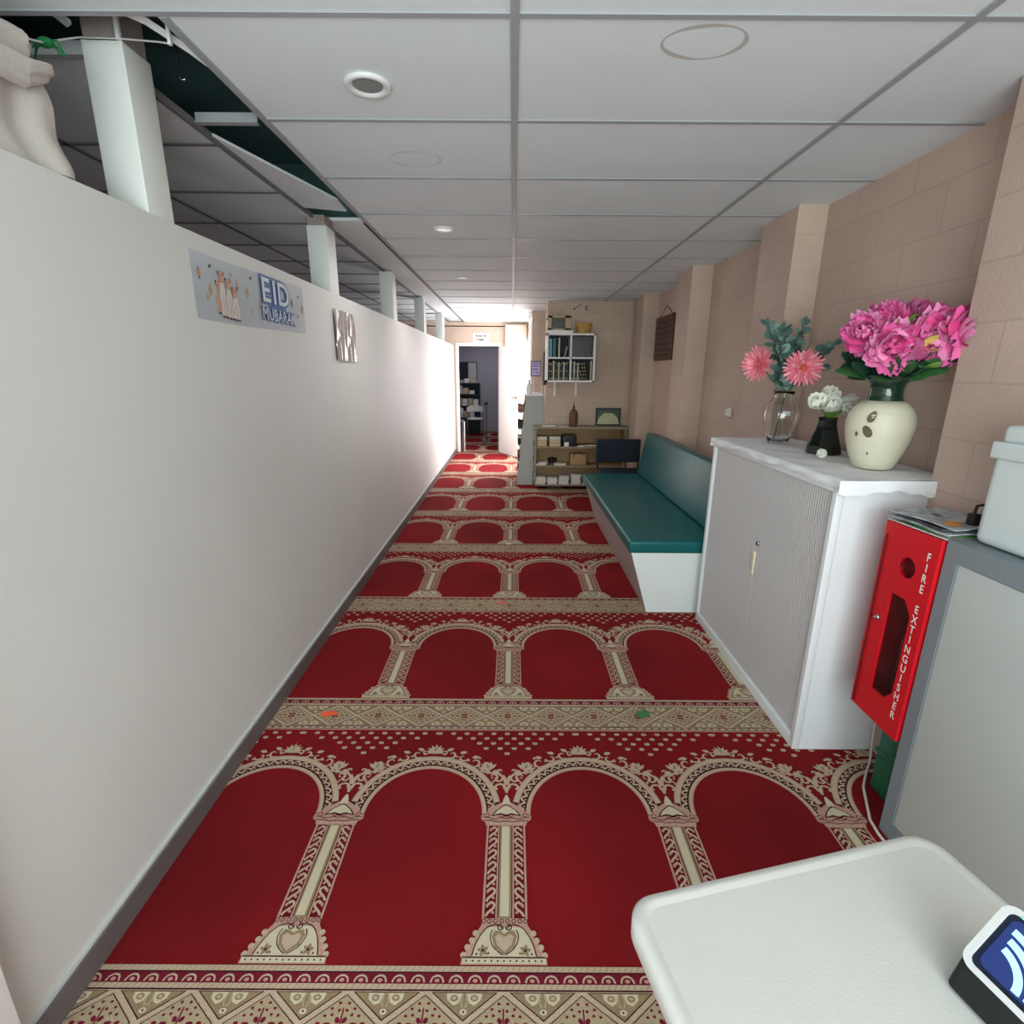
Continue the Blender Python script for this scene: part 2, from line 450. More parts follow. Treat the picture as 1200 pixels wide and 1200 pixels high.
# base
P([(-.124, .243), (.124, .243), (.122, .262), (.112, .272), (.112, .285), (.102, .292), (.100, .304), (.090, .312), (.082, .335), (.070, .352), (.070, .372), (-.070, .372), (-.070, .352), (-.082, .335), (-.090, .312), (-.100, .304), (-.102, .292), (-.112, .285), (-.112, .272), (-.122, .262)], 'carpet_pink', 4)
rect(-.120, .120, .246, .260, 'carpet_light', 5)
P([(-.092, .264), (.092, .264), (.078, .320), (.052, .346), (-.052, .346), (-.078, .320)], 'carpet_light', 5)
rect(-.122, .122, .2605, .2635, 'carpet_dark', 6)
for k in range(13): ell(-.108+k*.018, .253, .0028, .0028, 'carpet_dark', 6, 6)
P([(0, .268), (.030, .292), (.038, .320), (.028, .336), (.012, .334), (0, .326), (-.012, .334), (-.028, .336), (-.038, .320), (-.030, .292)], 'carpet_tan', 6)
P([(0, .276), (.022, .296), (.028, .318), (.018, .326), (0, .318), (-.018, .326), (-.028, .318), (-.022, .296)], 'carpet_beige', 7)
def base():
    stroke([(.004, .340), (.022, .352), (.050, .346), (.072, .322), (.086, .292), (.094, .266)], .003, 'carpet_dark', 7)
    stroke([(.004, .268), (.032, .290), (.042, .318), (.036, .338)], .003, 'carpet_dark', 7)
    for (dx, dy, an) in ((.062, .280, .2), (.062, .280, 1.4), (.062, .280, 2.6), (.062, .280, 3.9), (.062, .280, 5.2)): leaf2(dx, dy, an, .018, .011, 'carpet_tan', 7)
    ell(.062, .280, .004, .004, 'carpet_dark', 8, 6); ell(.046, .262+.010, .003, .003, 'carpet_dark', 8, 6); ell(.080, .27, .003, .003, 'carpet_dark', 8, 6)
    for x in (.009, .028, .047, .064): stroke(spiral(x, .363, .006, .006, 0, 2*PI, 6), .0022, 'carpet_dark', 7, 2)
    stroke(spiral(.013, .346, .010, .006, 3, 9, 8), .003, 'carpet_dark', 8, 2)
    for (x, y) in ((.118, .268), (.108, .289), (.096, .308), (.087, .328)): ell(x, y, .009, .009, 'carpet_beige', 5, 8)
mirrored(base)
# capital
P([(-.074, .706), (.074, .706), (.078, .722), (.094, .734), (.094, .752), (.082, .758), (.060, .786), (.020, .812), (0, .818), (-.020, .812), (-.060, .786), (-.082, .758), (-.094, .752), (-.094, .734), (-.078, .722)], 'carpet_pink', 6)
P([(-.058, .748), (-.040, .774), (-.014, .796), (0, .804), (.014, .796), (.040, .774), (.058, .748), (.02, .755), (0, .745), (-.02, .755)], 'carpet_dark', 7)
P([(-.048, .754), (-.034, .774), (-.012, .792), (0, .798), (.012, .792), (.034, .774), (.048, .754), (.02, .762), (0, .755), (-.02, .762)], 'carpet_light', 8)
P([(-.016, .804), (.016, .804), (.012, .826), (.004, .846), (0, .850), (-.004, .846), (-.012, .826)], 'carpet_light', 8)
def capital():
    stroke([(0, .736), (.020, .742), (.046, .734), (.070, .742), (.088, .742)], .003, 'carpet_dark', 8)
    stroke([(0, .726), (.03, .722), (.05, .727), (.082, .728)], .0028, 'carpet_dark', 8)
    stroke(spiral(.016, .752, .010, .004, 3.5, 9), .003, 'carpet_maroon', 9, 2)
    stroke(spiral(.072, .750, .012, .005, 0, 6), .003, 'carpet_maroon', 9, 2)
    for x in (.012, .034, .056): ell(x, .716, .007, .0045, 'carpet_beige', 7, 8)
mirrored(capital)
# arches: centre at x = W2, drawn for the right half of the cell and mirrored
AC = (W2, .758)
def arc(rx, ry, t): return (AC[0]-rx*math.cos(t), AC[1]+ry*math.sin(t))
def arch():
    n = 16; T = [i/n*PI/2 for i in range(n+1)]
    def band(ra, rb, m, z, t0=0):
        for i in range(n):
            if T[i] < t0: continue
            P([arc(ra[0], ra[1], T[i]), arc(rb[0], rb[1], T[i]), arc(rb[0], rb[1], T[i+1]), arc(ra[0], ra[1], T[i+1])], m, z)
    band((.224, .229), (.300, .306), 'carpet_dark', 2)
    band((.224, .229), (.229, .234), 'carpet_pink', 4); band((.229, .234), (.241, .246), 'carpet_beige', 4); band((.241, .246), (.243, .248), 'carpet_dark', 4)
    band((.272, .277), (.275, .280), 'carpet_pink', 4); band((.275, .280), (.293, .298), 'carpet_beige', 4, .10); band((.293, .298), (.297, .302), 'carpet_pink', 5, .12)
    for i in range(11):                                       # scroll running in the band
        t = .08+i*.136; r = .2575
        a = arc(r-.010, r-.005, t); b = arc(r+.008, r+.013, t+.05); c = arc(r+.006, r+.011, t+.10); d = arc(r-.008, r-.003, t+.13)
        stroke([a, b, c, d], .0075, 'carpet_beige', 5, 3)
        q = arc(r-.006, r-.001, t+.06); ell(q[0], q[1], .005, .004, 'carpet_pink', 5, 6)
    # scroll leaves riding on the arch
    for i, t in enumerate((.62, .80, .98, 1.16, 1.34)):
        q = arc(.318, .322, t); rr = .024 if i != 2 else .028; sgn = 1 if i % 2 else -1
        stroke(spiral(q[0], q[1], rr, .006, t+sgn*2.2, t+sgn*2.2+sgn*5.0), .0095, 'carpet_beige', 5, 2, taper=True)
        q2 = arc(.335, .340, t+.08); leaf2(q2[0], q2[1], PI-t+.9, .034, .020, 'carpet_beige', 5)
        q3 = arc(.312, .317, t+.09); ell(q3[0], q3[1], .007, .006, 'carpet_pink', 5, 7)
    # palmette at the crown
    for a in (PI/2, PI/2+.45, PI/2+.9, PI/2+1.35):
        leaf2(W2, 1.083, a, .052-.006*abs(a-PI/2), .017, 'carpet_beige', 6)
    leaf2(W2, 1.086, PI/2, .036, .010, 'carpet_tan', 7)
    stroke([(W2, 1.078), (W2-.025, 1.080), (W2-.045, 1.074), (W2-.052, 1.086), (W2-.042, 1.092)], .007, 'carpet_beige', 6, 3)
    # lotus in the spandrel
    for a in (.2, .75, 1.3, 1.85, 2.4): leaf2(.078, .985, a, .046, .019, 'carpet_beige', 6)
    leaf2(.078, .988, 1.3, .030, .012, 'carpet_tan', 7)
    stroke([(0, .860), (.006, .890), (.022, .905), (.040, .900), (.046, .886), (.036, .878)], .0095, 'carpet_beige', 6, 3)
    stroke([(.004, .900), (.014, .940), (.040, .962), (.076, .968), (.086, .984)], .0095, 'carpet_beige', 6, 3)
    stroke(spiral(.036, .935, .020, .006, 2.6, 7.6), .0085, 'carpet_beige', 6, 2)
    stroke(spiral(.028, .975, .018, .005, 4.4, 9.2), .0075, 'carpet_beige', 6, 2)
    leaf2(0, .868, 1.15, .040, .014, 'carpet_pink', 6); leaf2(0, .905, 1.30, .055, .016, 'carpet_beige', 6)
    leaf2(.05, .915, -.3, .022, .012, 'carpet_pink', 6)
    ell(.060, .94, .006, .005, 'carpet_pink', 6, 7); ell(.118, 1.050, .007, .006, 'carpet_beige', 6, 7)
    # dots on the red ground
    for r_, y in enumerate((1.207, 1.175, 1.143, 1.111, 1.079)):
        for k in range(8):
            x = (k+(.5 if r_ % 2 else 0))*.0625
            if x > (.33, .33, .18, .11, .05)[r_] or x > W2-.004: continue
            if r_ == 1 and x > .26: continue
            SEQ[0] += 1
            P([(x-.011, y-.003), (x-.006, y-.008), (x+.007, y-.008), (x+.012, y-.003), (x+.011, y+.004), (x+.006, y+.008), (x-.007, y+.008), (x-.012, y+.003)], 'carpet_beige', 5)
            ell(x, y, .003, .002, 'carpet_tan', 6, 6)
mirrored(arch)
fl = B('carpet_red')
fl.face([(-6, -2.2, 0), (1.95, -2.2, 0), (1.95, 10.9, 0), (-6, 10.9, 0)]); fl.face([(-6, 10.9, 0), (1.95, 10.9, 0), (1.95, 15, 0), (-6, 15, 0)])
XO, YO = -.015, .824
for n in range(-1, 12):
    for c in range(-2 if n < 8 else -3, 4 if n < 8 else 2):
        ox, oy = XO+c*2*W2, YO+n*PER
        if n < -1 or (n >= 8 and c > 1): continue
        if n > 2 and n < 8 and c > 2: continue
        for pts, m, z in CELL:
            fl.face([(ox+x, oy+y, z*.0004) for x, y in pts], m)
struct('floor', fl)

# ------------------------------------------------------------------ the room shell
CZ = 2.55
BX = [0.0, 1.235]                       # ceiling bars along the corridor
GR, GL = -.945, -1.25                   # edges of the open slot above the partition
CY = [1.676+.605*k for k in range(-6, 16)]
END = 10.65
b = B('ceiling_tile')
b.box(GR, 1.80, CY[6], END, CZ, CZ+.02)                     # corridor ceiling beyond the first bar
b.box(-6, 1.80, -2.2, CY[6], CZ, CZ+.02)                    # ceiling over the near end
b.box(-6, GL, 1.87, END, CZ, CZ+.02)                        # ceiling of the side room
b.box(GL+.01, GR-.035, 3.70, END, CZ+.012, CZ+.03)          # narrow closed strip over the partition
b.prism([(GL+.01, 2.44, CZ+.003), (GL+.01, 3.40, CZ+.003), (-1.00, 3.44, CZ-.006), (-.985, 3.22, CZ-.010)], (0, 0, .012))   # slipped panel in the slot
b.box(-6, 1.95, END, 15, 2.46, 2.48)
struct('ceiling', b)
b = B('void')
b.box(-6.1, -.5, 1.5, 4.2, 3.05, 3.10); b.box(-6.1, -6, 1.5, 4.2, CZ, 3.1); b.box(-.6, -.5, 1.5, 4.2, CZ+.02, 3.1); b.box(-6.1, -.5, 4.2, 4.3, CZ+.03, 3.1); b.box(-6.1, -.5, 1.4, 1.5, CZ+.02, 3.1)
struct('ceiling_void', b)
# grid bars
b = B('ceiling_bar')
T = .012
for x in BX: b.box(x-T, x+T, -2.2, END, CZ-.006, CZ-.0005)
for i, y in enumerate(CY):
    if y < END:
        b.box(GR if y > 1.7 else -6, 1.79, y-T*.85, y+T*.85, CZ-.005, CZ-.0007)
struct('trim_1', b)
b = B('ceiling_bar')
b.box(GR-.018, GR+.006, CY[6]+.014, 3.70, CZ-.006, CZ+.035); b.box(GR-.012, GR+.006, 3.70, END, CZ-.006, CZ+.035)
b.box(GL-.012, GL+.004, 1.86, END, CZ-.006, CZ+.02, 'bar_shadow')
b.box(-6, GL, 1.86, 1.885, CZ-.006, CZ+.03)
for k in range(0, 15):
    y = 1.905+.605*k
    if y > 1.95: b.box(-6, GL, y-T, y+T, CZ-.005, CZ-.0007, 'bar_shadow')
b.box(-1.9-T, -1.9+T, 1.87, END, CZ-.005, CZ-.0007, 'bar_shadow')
struct('trim_2', b)
b = B('gap_shade'); b.box(GR-.034, GR-.0125, 3.72, 10.6, CZ-.002, CZ+.010); struct('gap_shade_strip', b)  # dark strip painted in as the shade of the ceiling gap
# water marks on the tiles
b = B('stain')
def ring(cx, cy, rx, ry, wd, m='stain', z=CZ-.0004):
    n = 40
    for i in range(n):
        a, c = 2*PI*i/n, 2*PI*(i+1)/n
        wa, wc = wd*(1+.5*math.sin(3*a+1)), wd*(1+.5*math.sin(3*c+1))
        b.face([(cx+(rx-wa)*math.cos(a), cy+(ry-wa)*math.sin(a), z), (cx+rx*math.cos(a), cy+ry*math.sin(a), z), (cx+rx*math.cos(c), cy+ry*math.sin(c), z), (cx+(rx-wc)*math.cos(c), cy+(ry-wc)*math.sin(c), z)], m)
ring(.548, 1.795, .125, .085, .012)
mat('stain_faint', (211, 216, 218), .8); ring(-.446, 2.66, .12, .09, .010, 'stain_faint')
struct('ceiling_stain', b)
# right wall of painted blocks with its piers
b = B('block_side'); b.box(1.79, 2.5, -2.2, END, 0, CZ); struct('wall_right', b)
for y0, y1 in ((1.50, 1.95), (3.275, 3.71), (5.0, 5.38), (6.76, 7.12), (-.3, .12)):
    b = B('block_side'); x0 = 1.62 if y0 < 4 else 1.60
    b.box(x0, 1.79, y0, y1, 0, CZ, 'block_side')
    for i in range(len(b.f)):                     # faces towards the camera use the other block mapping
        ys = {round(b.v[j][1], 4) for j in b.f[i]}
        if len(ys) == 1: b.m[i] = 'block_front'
    struct('wall_right_pier', b)
# cross wall behind the bookshelf
b = B('block_front'); b.box(.475, 1.79, 7.5, 7.95, 0, CZ); struct('wall_back', b)
b = B('block_front'); b.box(.30, 1.79, 8.62, 8.72, 0, CZ); struct('wall_recess', b)
# end wall with the doorway
b = B('block_front')
DX0, DX1, DZ = -1.075, -.275, 2.10
b.box(-6, DX0, END, END+.12, 0, CZ); b.box(DX1, 1.79, END, END+.12, 0, CZ); b.box(DX0, DX1, END, END+.12, DZ, CZ)
struct('wall_end', b)
b = B('block_front'); b.box(-.15, .255, END-.12, END, 0, CZ-.06); struct('wall_end_pier', b)
b = B('door_white')
b.box(DX0-.06, DX0, END-.02, END+.13, 0, DZ+.06, bev=.004); b.box(DX1, DX1+.05, END-.02, END+.13, 0, DZ+.06, bev=.004); b.box(DX0, DX1, END-.02, END+.13, DZ, DZ+.06, bev=.004)
struct('door_frame', b)
# side door: white frame with glass letting the daylight in
b = B('door_white')
for y0, y1 in ((8.72, 8.80), (10.44, 10.53)): b.box(.30, .36, y0, y1, 0, 2.5)
b.box(.30, .36, 8.8, 10.44, 2.42, 2.52); b.box(.30, .36, 8.8, 10.44, 0, .10); b.box(.30, .36, 9.58, 9.64, .1, 2.42)
struct('door_1', b)
b = B('partition'); b.box(.45, 1.79, 8.72, 8.76, 0, CZ); b.box(1.7, 1.79, 8.76, END, 0, CZ); struct('wall_porch', b)
# room beyond the doorway
b = B('far_wall'); b.box(-2.3, -1.9, END+.12, 15, 0, 2.46); b.box(-.30, -.1, END+.12, 15, 0, 2.46); b.box(-2.3, -.1, 14.6, 14.7, 0, 2.46); struct('wall_far_room', b)
# outer walls of the side room and the entrance end
b = B('far_wall'); b.box(-6.1, -6, -2.2, END, 0, CZ); struct('wall_left', b)
b = B('partition')
b.box(-6, -1.35, -2.3, -2.0, 0, CZ); b.box(1.55, 1.79, -2.3, -2.0, 0, CZ); b.box(-1.35, 1.55, -2.3, -2.0, 0, .4); b.box(-1.35, 1.55, -2.3, -2.0, CZ-.08, CZ)
struct('wall_entrance', b)
b = B('door_white')
for x in (-1.35, -.02, 1.50): b.box(x, x+.05, -2.05, -1.99, .4, CZ-.08)
struct('window_1', b)
# the long low partition
b = B('partition'); b.box(-1.29, -1.17, -1.6, END-.02, .088, 2.112); struct('wall_partition', b)
b = B('skirting'); b.box(-1.285, -1.152, -1.6, END-.02, 0, .080)
b.box(-1.285, -1.160, -1.6, END-.02, .080, .090, 'lip'); struct('baseboard_left', b)

# ------------------------------------------------------------------ posts on the partition
pn = ['nearest', 'second', 'third', 'fourth', 'farthest']
plab = ['white square timber post with torn raw top, nearest on the partition', 'white square post under the sagging ceiling panel, second along the partition',
        'thin white post third along the top of the partition', 'small white post second from the far end of the partition', 'farthest white post on the partition beside the end wall']
for i, (y0, y1) in enumerate(((1.845, 1.975), (3.56, 3.725), (5.37, 5.53), (7.18, 7.345), (9.08, 9.24))):
    t = thing('partition_post', plab[i], 'post', (-1.235, (y0+y1)/2, 2.112), 'posts standing on the partition')
    zt = 2.575 if i == 0 else (2.50 if i == 1 else CZ-.002)
    x0 = -1.295
    b = B('post_white'); b.box(x0, -1.172, y0, y1, 2.112, zt, bev=.003)
    obj('post', b, t)
    if i < 2:
        b = B('post_raw'); b.box(x0+.006, -1.180, y0+.006, y1-.006, zt, 3.04 if i == 0 else 2.56)
        if i == 0:
            # torn edge of the white facing
            pts = [(x0, zt-.001)]
            for k in range(9): pts.append((x0+(k+.5)*.123/9, zt+random.uniform(-.004, .010)))
            pts.append((-1.172, zt-.001))
            b.prism([(x, y0+.004, z) for x, z in pts], (0, -.004, 0), 'post_white')
        obj('raw_top', b, t, label='bare grey raw timber top')
        b = B('white_metal')
        if i == 0: b.box(-1.180, -1.168, y0-.012, y0-.002, 2.57, 2.72); obj('metal_strap', b, t, label='thin white metal strap')
# loose bits in the ceiling opening
b = B('ceiling_bar'); b.box(GL+.01, -1.0, 2.315, 2.345, 2.552, 2.556); b.box(GL+.01, -1.0, 2.327, 2.333, 2.556, 2.59)
solo('ceiling_bar', b, 'short grey cross bar spanning the open slot in the ceiling', 'ceiling bar', (-1.12, 2.33, 2.55))
b = B('white_metal')
pts = [(-1.093, 1.743, 2.58), (-1.05, 1.771, 2.572), (-1.024, 1.822, 2.566), (-0.994, 1.883, 2.559), (-0.97, 1.944, 2.551)]
for a, c in zip(pts, pts[1:]):
    b.prism([a, c, (c[0]+.010, c[1]-.012, c[2]+.012), (a[0]+.010, a[1]-.012, a[2]+.012)], (.002, .003, 0))
solo('metal_strip', b, 'curved white metal angle strip hanging loose in the ceiling opening', 'metal strip', pts[2])
b = B('white_metal'); b.prism([(-1.355, 1.80, 2.625), (-1.325, 1.79, 2.625), (-1.298, 1.825, 2.600), (-1.322, 1.84, 2.600)], (0, 0, .010))
solo('metal_offcut', b, 'white metal offcut poking from the opening left of the nearest post', 'metal strip', (-1.35, 1.73, 2.59))
b = B('white_metal'); b.box(-1.010, -1.001, 1.80, 1.809, 2.541, 2.615); b.box(-1.030, -1.001, 1.80, 1.809, 2.607, 2.615)
solo('hanger_bracket', b, 'small pale bracket dangling at the right of the nearest post', 'bracket', (-1.018, 1.806, 2.55))
b = B('chrome'); zz = [(-1.06, 1.93, 2.60-.006*k) for k in range(4)]
b.tube([(-1.10, 2.0, 2.70), (-1.10, 2.0, 2.633), (-1.092, 2.0, 2.622), (-1.102, 2.0, 2.612), (-1.10, 2.0, 2.56), (-1.095, 2.0, 2.546), (-1.084, 2.0, 2.545), (-1.080, 2.0, 2.556)], .0018, n=6)
solo('wire_hook', b, 'thin wire hook hanging in the dark ceiling opening', 'hook', (-1.05, 1.93, 2.59))
b = B('string'); b.tube([(-1.235, 1.50, 2.41), (-1.237, 1.62, 2.452), (-1.29, 1.836, 2.575), (-1.168, 1.838, 2.573), (-1.07, 1.86, 2.577), (-1.02, 1.84, 2.562)], .0026, n=6)
solo('string_line', b, 'pale string tied round the nearest post just below the ceiling', 'string', (-1.2, 1.7, 2.45))
b = B('green_cloth')
b.ball((-1.238, 1.632, 2.458), .022, .014, .012)
for k in range(9):
    a = random.uniform(0, 6.3); b.tube([(-1.238, 1.632, 2.46), (-1.238+.03*math.cos(a), 1.632+.012*math.sin(a), 2.458+random.uniform(-.01, .01)), (-1.238+.045*math.cos(a), 1.632+.012*math.sin(a), 2.44+random.uniform(-.02, .02))], .0024, n=5)
solo('cord_knot', b, 'green cord knotted on the string beside the draped towel', 'cord', (-1.238, 1.632, 2.46))
# towel
t = thing('draped_towel', 'beige towel draped over the near end of the partition', 'towel', (-1.23, 1.3, 2.112))
b = B('towel')
def fold(u, v, side):
    # u along the wall 0..1, v from top 0 to bottom 1
    y = .85+u*(.70+.045*v)
    lean = .010*math.sin(u*19+v*3)+.008*math.sin(u*41+1)+.012*math.sin(v*9+u*6)
    ztop = 2.392-.055*max(0, (u-.80)/.2)**1.5+.02*math.sin(u*9)
    z = ztop+(2.116-ztop)*v
    return (-1.205+lean*(.4+.8*v)-.055*side, y, z)
b.grid(lambda u, v: fold(u, v, 0), 44, 22); b.grid(lambda u, v: fold(u, 1-v, 1), 44, 22)
b.grid(lambda u, v: tuple(fold(u, 0, v)[i]+(0, 0, .012*math.sin(v*PI))[i] for i in range(3)), 44, 4)
b.grid(lambda u, v: fold(1, u, v), 20, 3); b.grid(lambda u, v: fold(0, 1-u, v), 20, 3)
obj('hanging_fold', b, t)
b = B('towel')
def roll(path, rad, m0):
    path = [Vector(p) for p in path]; n = len(path)-1
    def fn(u, v):
        k = min(n-1, int(u*n)); q = u*n-k; p = path[k].lerp(path[k+1], q*q*(3-2*q)); r = rad[k]+(rad[k+1]-rad[k])*q
        a_ = 2*PI*v; r *= 1+.22*math.sin(3*a_+u*7+m0)+.10*math.sin(7*a_+u*15)
        return (p.x+r*math.cos(a_)*.8, p.y, p.z+r*math.sin(a_))
    b.grid(fn, 40, 28)
roll([(-1.205, .95, 2.385), (-1.205, 1.25, 2.390), (-1.20, 1.42, 2.375), (-1.20, 1.50, 2.385), (-1.20, 1.522, 2.385)], [.03, .034, .03, .030, .004], 0)
roll([(-1.19, 1.10, 2.30), (-1.185, 1.34, 2.300), (-1.185, 1.47, 2.318), (-1.19, 1.55, 2.356), (-1.195, 1.580, 2.366)], [.02, .030, .030, .022, .004], 2)
obj('rolled_edge', b, t)

# ------------------------------------------------------------------ recessed lights
ll = ['nearest round recessed downlight, grey and unlit', 'second round downlight along the corridor ceiling', 'farthest small round downlight in the corridor ceiling']
for i, (x, y) in enumerate(((-.49, 2.03), (-.47, 3.84), (-.52, 5.70))):
    t = thing('ceiling_downlight', ll[i], 'ceiling light', (x, y, CZ), 'recessed downlights')
    b = B('lamp_off'); b.lathe([(.076, -.0005), (.078, -.006), (.070, -.013), (.056, -.010), (.050, -.004)], (x, y, CZ), n=36, closed=False); obj('rim', b, t)
    if i: area('downlight_glow', (x, y, CZ-.016), (0, 0, -1), .09, .09, 8, (1.0, .95, .93)).parent = None
    b = B('lamp_grey' if i == 0 else 'lamp_lit'); b.lathe([(.001, -.006), (.03, -.007), (.050, -.004)], (x, y, CZ), n=36, closed=False); obj('diffuser', b, t)

# ------------------------------------------------------------------ posters on the partition
X0 = -1.1695
def yz(poly, m, b, d):  b.face([(X0+d, y, z) for y, z in poly][::-1] if False else [(X0+d, y, z) for y, z in poly], m)
def dot(b, y, z, ry, rz, m, d, n=14, rot=0):
    yz([(y+ry*math.cos(2*PI*i/n)*math.cos(rot)-rz*math.sin(2*PI*i/n)*math.sin(rot), z+ry*math.cos(2*PI*i/n)*math.sin(rot)+rz*math.sin(2*PI*i/n)*math.cos(rot)) for i in range(n)], m, b, d)
def lantern(b, y, z, h, m, m2, d=.0022):
    dot(b, y, z, h*.30, h*.38, m, d); yz([(y-h*.16, z+h*.34), (y+h*.16, z+h*.34), (y, z+h*.62)], m2, b, d+.0002)
    yz([(y-h*.20, z-h*.5), (y+h*.20, z-h*.5), (y+h*.10, z-h*.32), (y-h*.10, z-h*.32)], m2, b, d+.0002); dot(b, y, z, h*.10, h*.2, 'poster_gold', d+.0004, 8)
def star(b, y, z, r, m, d=.0022):
    yz([(y+(r if k % 2 == 0 else r*.42)*math.cos(PI/2+k*PI/5), z+(r if k % 2 == 0 else r*.42)*math.sin(PI/2+k*PI/5)) for k in range(10)], m, b, d)
def slab(y0, y1, z0, z1, z0b=None, z1b=None):
    b = B('poster'); z0b = z0b or z0; z1b = z1b or z1
    b.prism([(X0, y0, z0), (X0, y1, z0b), (X0, y1-.0, z1b), (X0, y0, z1)], (.0012, 0, 0)); return b
ty = lambda y, z: (y, z)
t = thing('wall_poster', 'shiny grey poster of a cartoon family in white robes and lanterns', 'poster', (X0, 2.20, 1.93), 'festive posters on the partition')
b = slab(2.025, 2.385, 1.812, 2.050)
for q, (y, zf, hb, m) in enumerate(((2.195, 1.85, .075, 'poster_pink'), (2.22, 1.838, .125, 'poster_robe'), (2.265, 1.835, .11, 'poster_robe'), (2.308, 1.833, .085, 'poster_robe'))):
    D = .0018+.0016*q
    yz([(y-.024, zf), (y+.024, zf), (y+.016, zf+hb), (y-.016, zf+hb)], m, b, D)
    yz([(y-.003, zf), (y+.003, zf), (y+.002, zf+hb*.7), (y-.002, zf+hb*.7)], 'poster_pink', b, D+.0004)
    for s in (-1, 1): yz([(y+s*.016, zf+hb*.95), (y+s*.030, zf+hb*.45), (y+s*.024, zf+hb*.42), (y+s*.010, zf+hb*.8)], m, b, D+.0002)
    dot(b, y, zf+hb+.020, .019, .022, 'poster_tan', D+.0006)
    dot(b, y+.005, zf+hb+.016, .010, .009, 'poster_pink', D+.0009, 10)
    for s in (-1, 1): dot(b, y+s*.017, zf+hb+.034, .006, .009, 'poster_brown', D+.0003, 8)
    dot(b, y-.007, zf+hb+.025, .0025, .003, 'poster_brown', D+.0012, 6); dot(b, y+.007, zf+hb+.025, .0025, .003, 'poster_brown', D+.0012, 6)
    for s in (-1, 1): dot(b, y+s*.012, zf-.004, .011, .005, 'poster_brown', D+.0008, 8)
lantern(b, 2.070, 1.975, .040, 'poster_tan', 'poster_brown'); lantern(b, 2.345, 1.975, .032, 'poster_tan', 'poster_brown'); lantern(b, 2.135, 1.925, .042, 'poster_gold', 'poster_gold')
star(b, 2.11, 1.895, .014, 'poster_gold'); star(b, 2.30, 2.005, .013, 'poster_gold'); star(b, 2.34, 1.895, .012, 'poster_gold'); dot(b, 2.15, 2.012, .012, .006, 'poster_brown', .0022, 8, .6)
obj('sheet', b, t)
t = thing('wall_poster', 'shiny grey poster reading EID MUBARAK in blue bubble letters', 'poster', (X0, 2.73, 1.93), 'festive posters on the partition')
b = slab(2.388, 3.060, 1.812, 2.052, 1.828, 2.066)
R_, U_ = (0, 1, 0), (0, 0, 1)
for k, (ch, y) in enumerate((('E', 2.600), ('I', 2.690), ('D', 2.790))):
    text_b(ch, .150, ((X0, y, 1.985), R_, U_), 'poster_blue', .0040+.0006*(k % 2), offset=.014, scale_x=1.25, b=b)
    text_b(ch, .150, ((X0, y, 1.985), R_, U_), 'poster_white', .0072, offset=.002, scale_x=1.25, b=b)
for k, (ch, y) in enumerate(zip('MUBARAK', (2.572, 2.632, 2.683, 2.733, 2.784, 2.835, 2.884))):
    text_b(ch, .078, ((X0, y, 1.882), R_, U_), 'poster_blue', .0055+.0006*(k % 2), offset=.006, scale_x=1.0, b=b)
    text_b(ch, .078, ((X0, y, 1.882), R_, U_), 'poster_white', .0080, offset=0, scale_x=1.0, b=b)
yz([(2.62, 1.90), (2.83, 1.90), (2.80, 1.95), (2.64, 1.95)], 'poster_blue', b, .0024)
lantern(b, 2.425, 1.955, .045, 'poster_gold', 'poster_gold'); lantern(b, 2.545, 1.92, .05, 'poster_tan', 'poster_tan'); lantern(b, 2.90, 1.965, .04, 'poster_brown', 'poster_brown'); lantern(b, 3.035, 1.95, .045, 'poster_gold', 'poster_gold')
star(b, 2.97, 1.91, .016, 'poster_gold'); star(b, 2.45, 1.88, .013, 'poster_gold'); dot(b, 2.47, 2.02, .012, .006, 'poster_brown', .0022, 8, .6); dot(b, 2.99, 2.01, .010, .006, 'poster_brown', .0022, 8)
obj('sheet', b, t)
# glossy plastic sleeve
b = B('foil')
def slv(u, v):
    y = 3.545+.425*u; x = X0+.004+.012*abs(math.sin(u*13+.8*math.sin(v*5)))+.003*math.sin(u*37+v*2)
    return (x, y, 1.692+(2.014-1.692)*(1-v))
b.grid(slv, 60, 16); b.grid(lambda u, v: (X0, 3.545+.425*(1-u), 2.014-.322*v), 2, 2)
solo('plastic_sleeve', b, 'crinkled shiny plastic sleeve taped to the partition', 'plastic sleeve', (X0, 3.75, 1.85))

# open white door leaf flat against the near end of the partition
t = thing('open_door', 'edge of a white door standing open against the near partition', 'door', (-1.12, .4, 0))
b = B('door_white'); b.box(-1.150, -1.105, .05, .815, .012, 2.05, bev=.003); obj('door_leaf', b, t)
b = B('chrome'); b.tube([(-1.105, .12, 1.0), (-1.06, .12, 1.0), (-1.055, .20, 1.0)], .009); obj('handle', b, t)

# ------------------------------------------------------------------ tambour cabinet
CX0, CX1, CA, CB, CT = 1.262, 1.735, 1.945, 3.215, 1.225
t = thing('tambour_cabinet', 'tall white metal cabinet with ribbed grey sliding doors under the vases', 'cabinet', ((CX0+CX1)/2, (CA+CB)/2, 0))
b = B('white_metal')
b.box(CX0+.0305, CX1, CA, CA+.02, 0, CT); b.box(CX0+.0305, CX1, CB-.02, CB, 0, CT)
b.box(CX0+.0305, CX1-.021, CA+.0205, CB-.0205, CT-.03, CT); b.box(CX0+.0305, CX1-.021, CA+.0205, CB-.0205, 0, .05); b.box(CX1-.02, CX1, CA+.0205, CB-.0205, 0, CT)
obj('carcass', b, t)
b = B('white_metal')
b.box(CX0, CX0+.03, CA, CA+.028, 0, CT, bev=.002); b.box(CX0, CX0+.03, CB-.028, CB, 0, CT, bev=.002)
b.box(CX0, CX0+.03, CA+.0285, CB-.0285, CT-.045, CT, bev=.002); b.box(CX0, CX0+.03, CA+.0285, CB-.0285, 0, .055, bev=.002)
obj('front_frame', b, t)
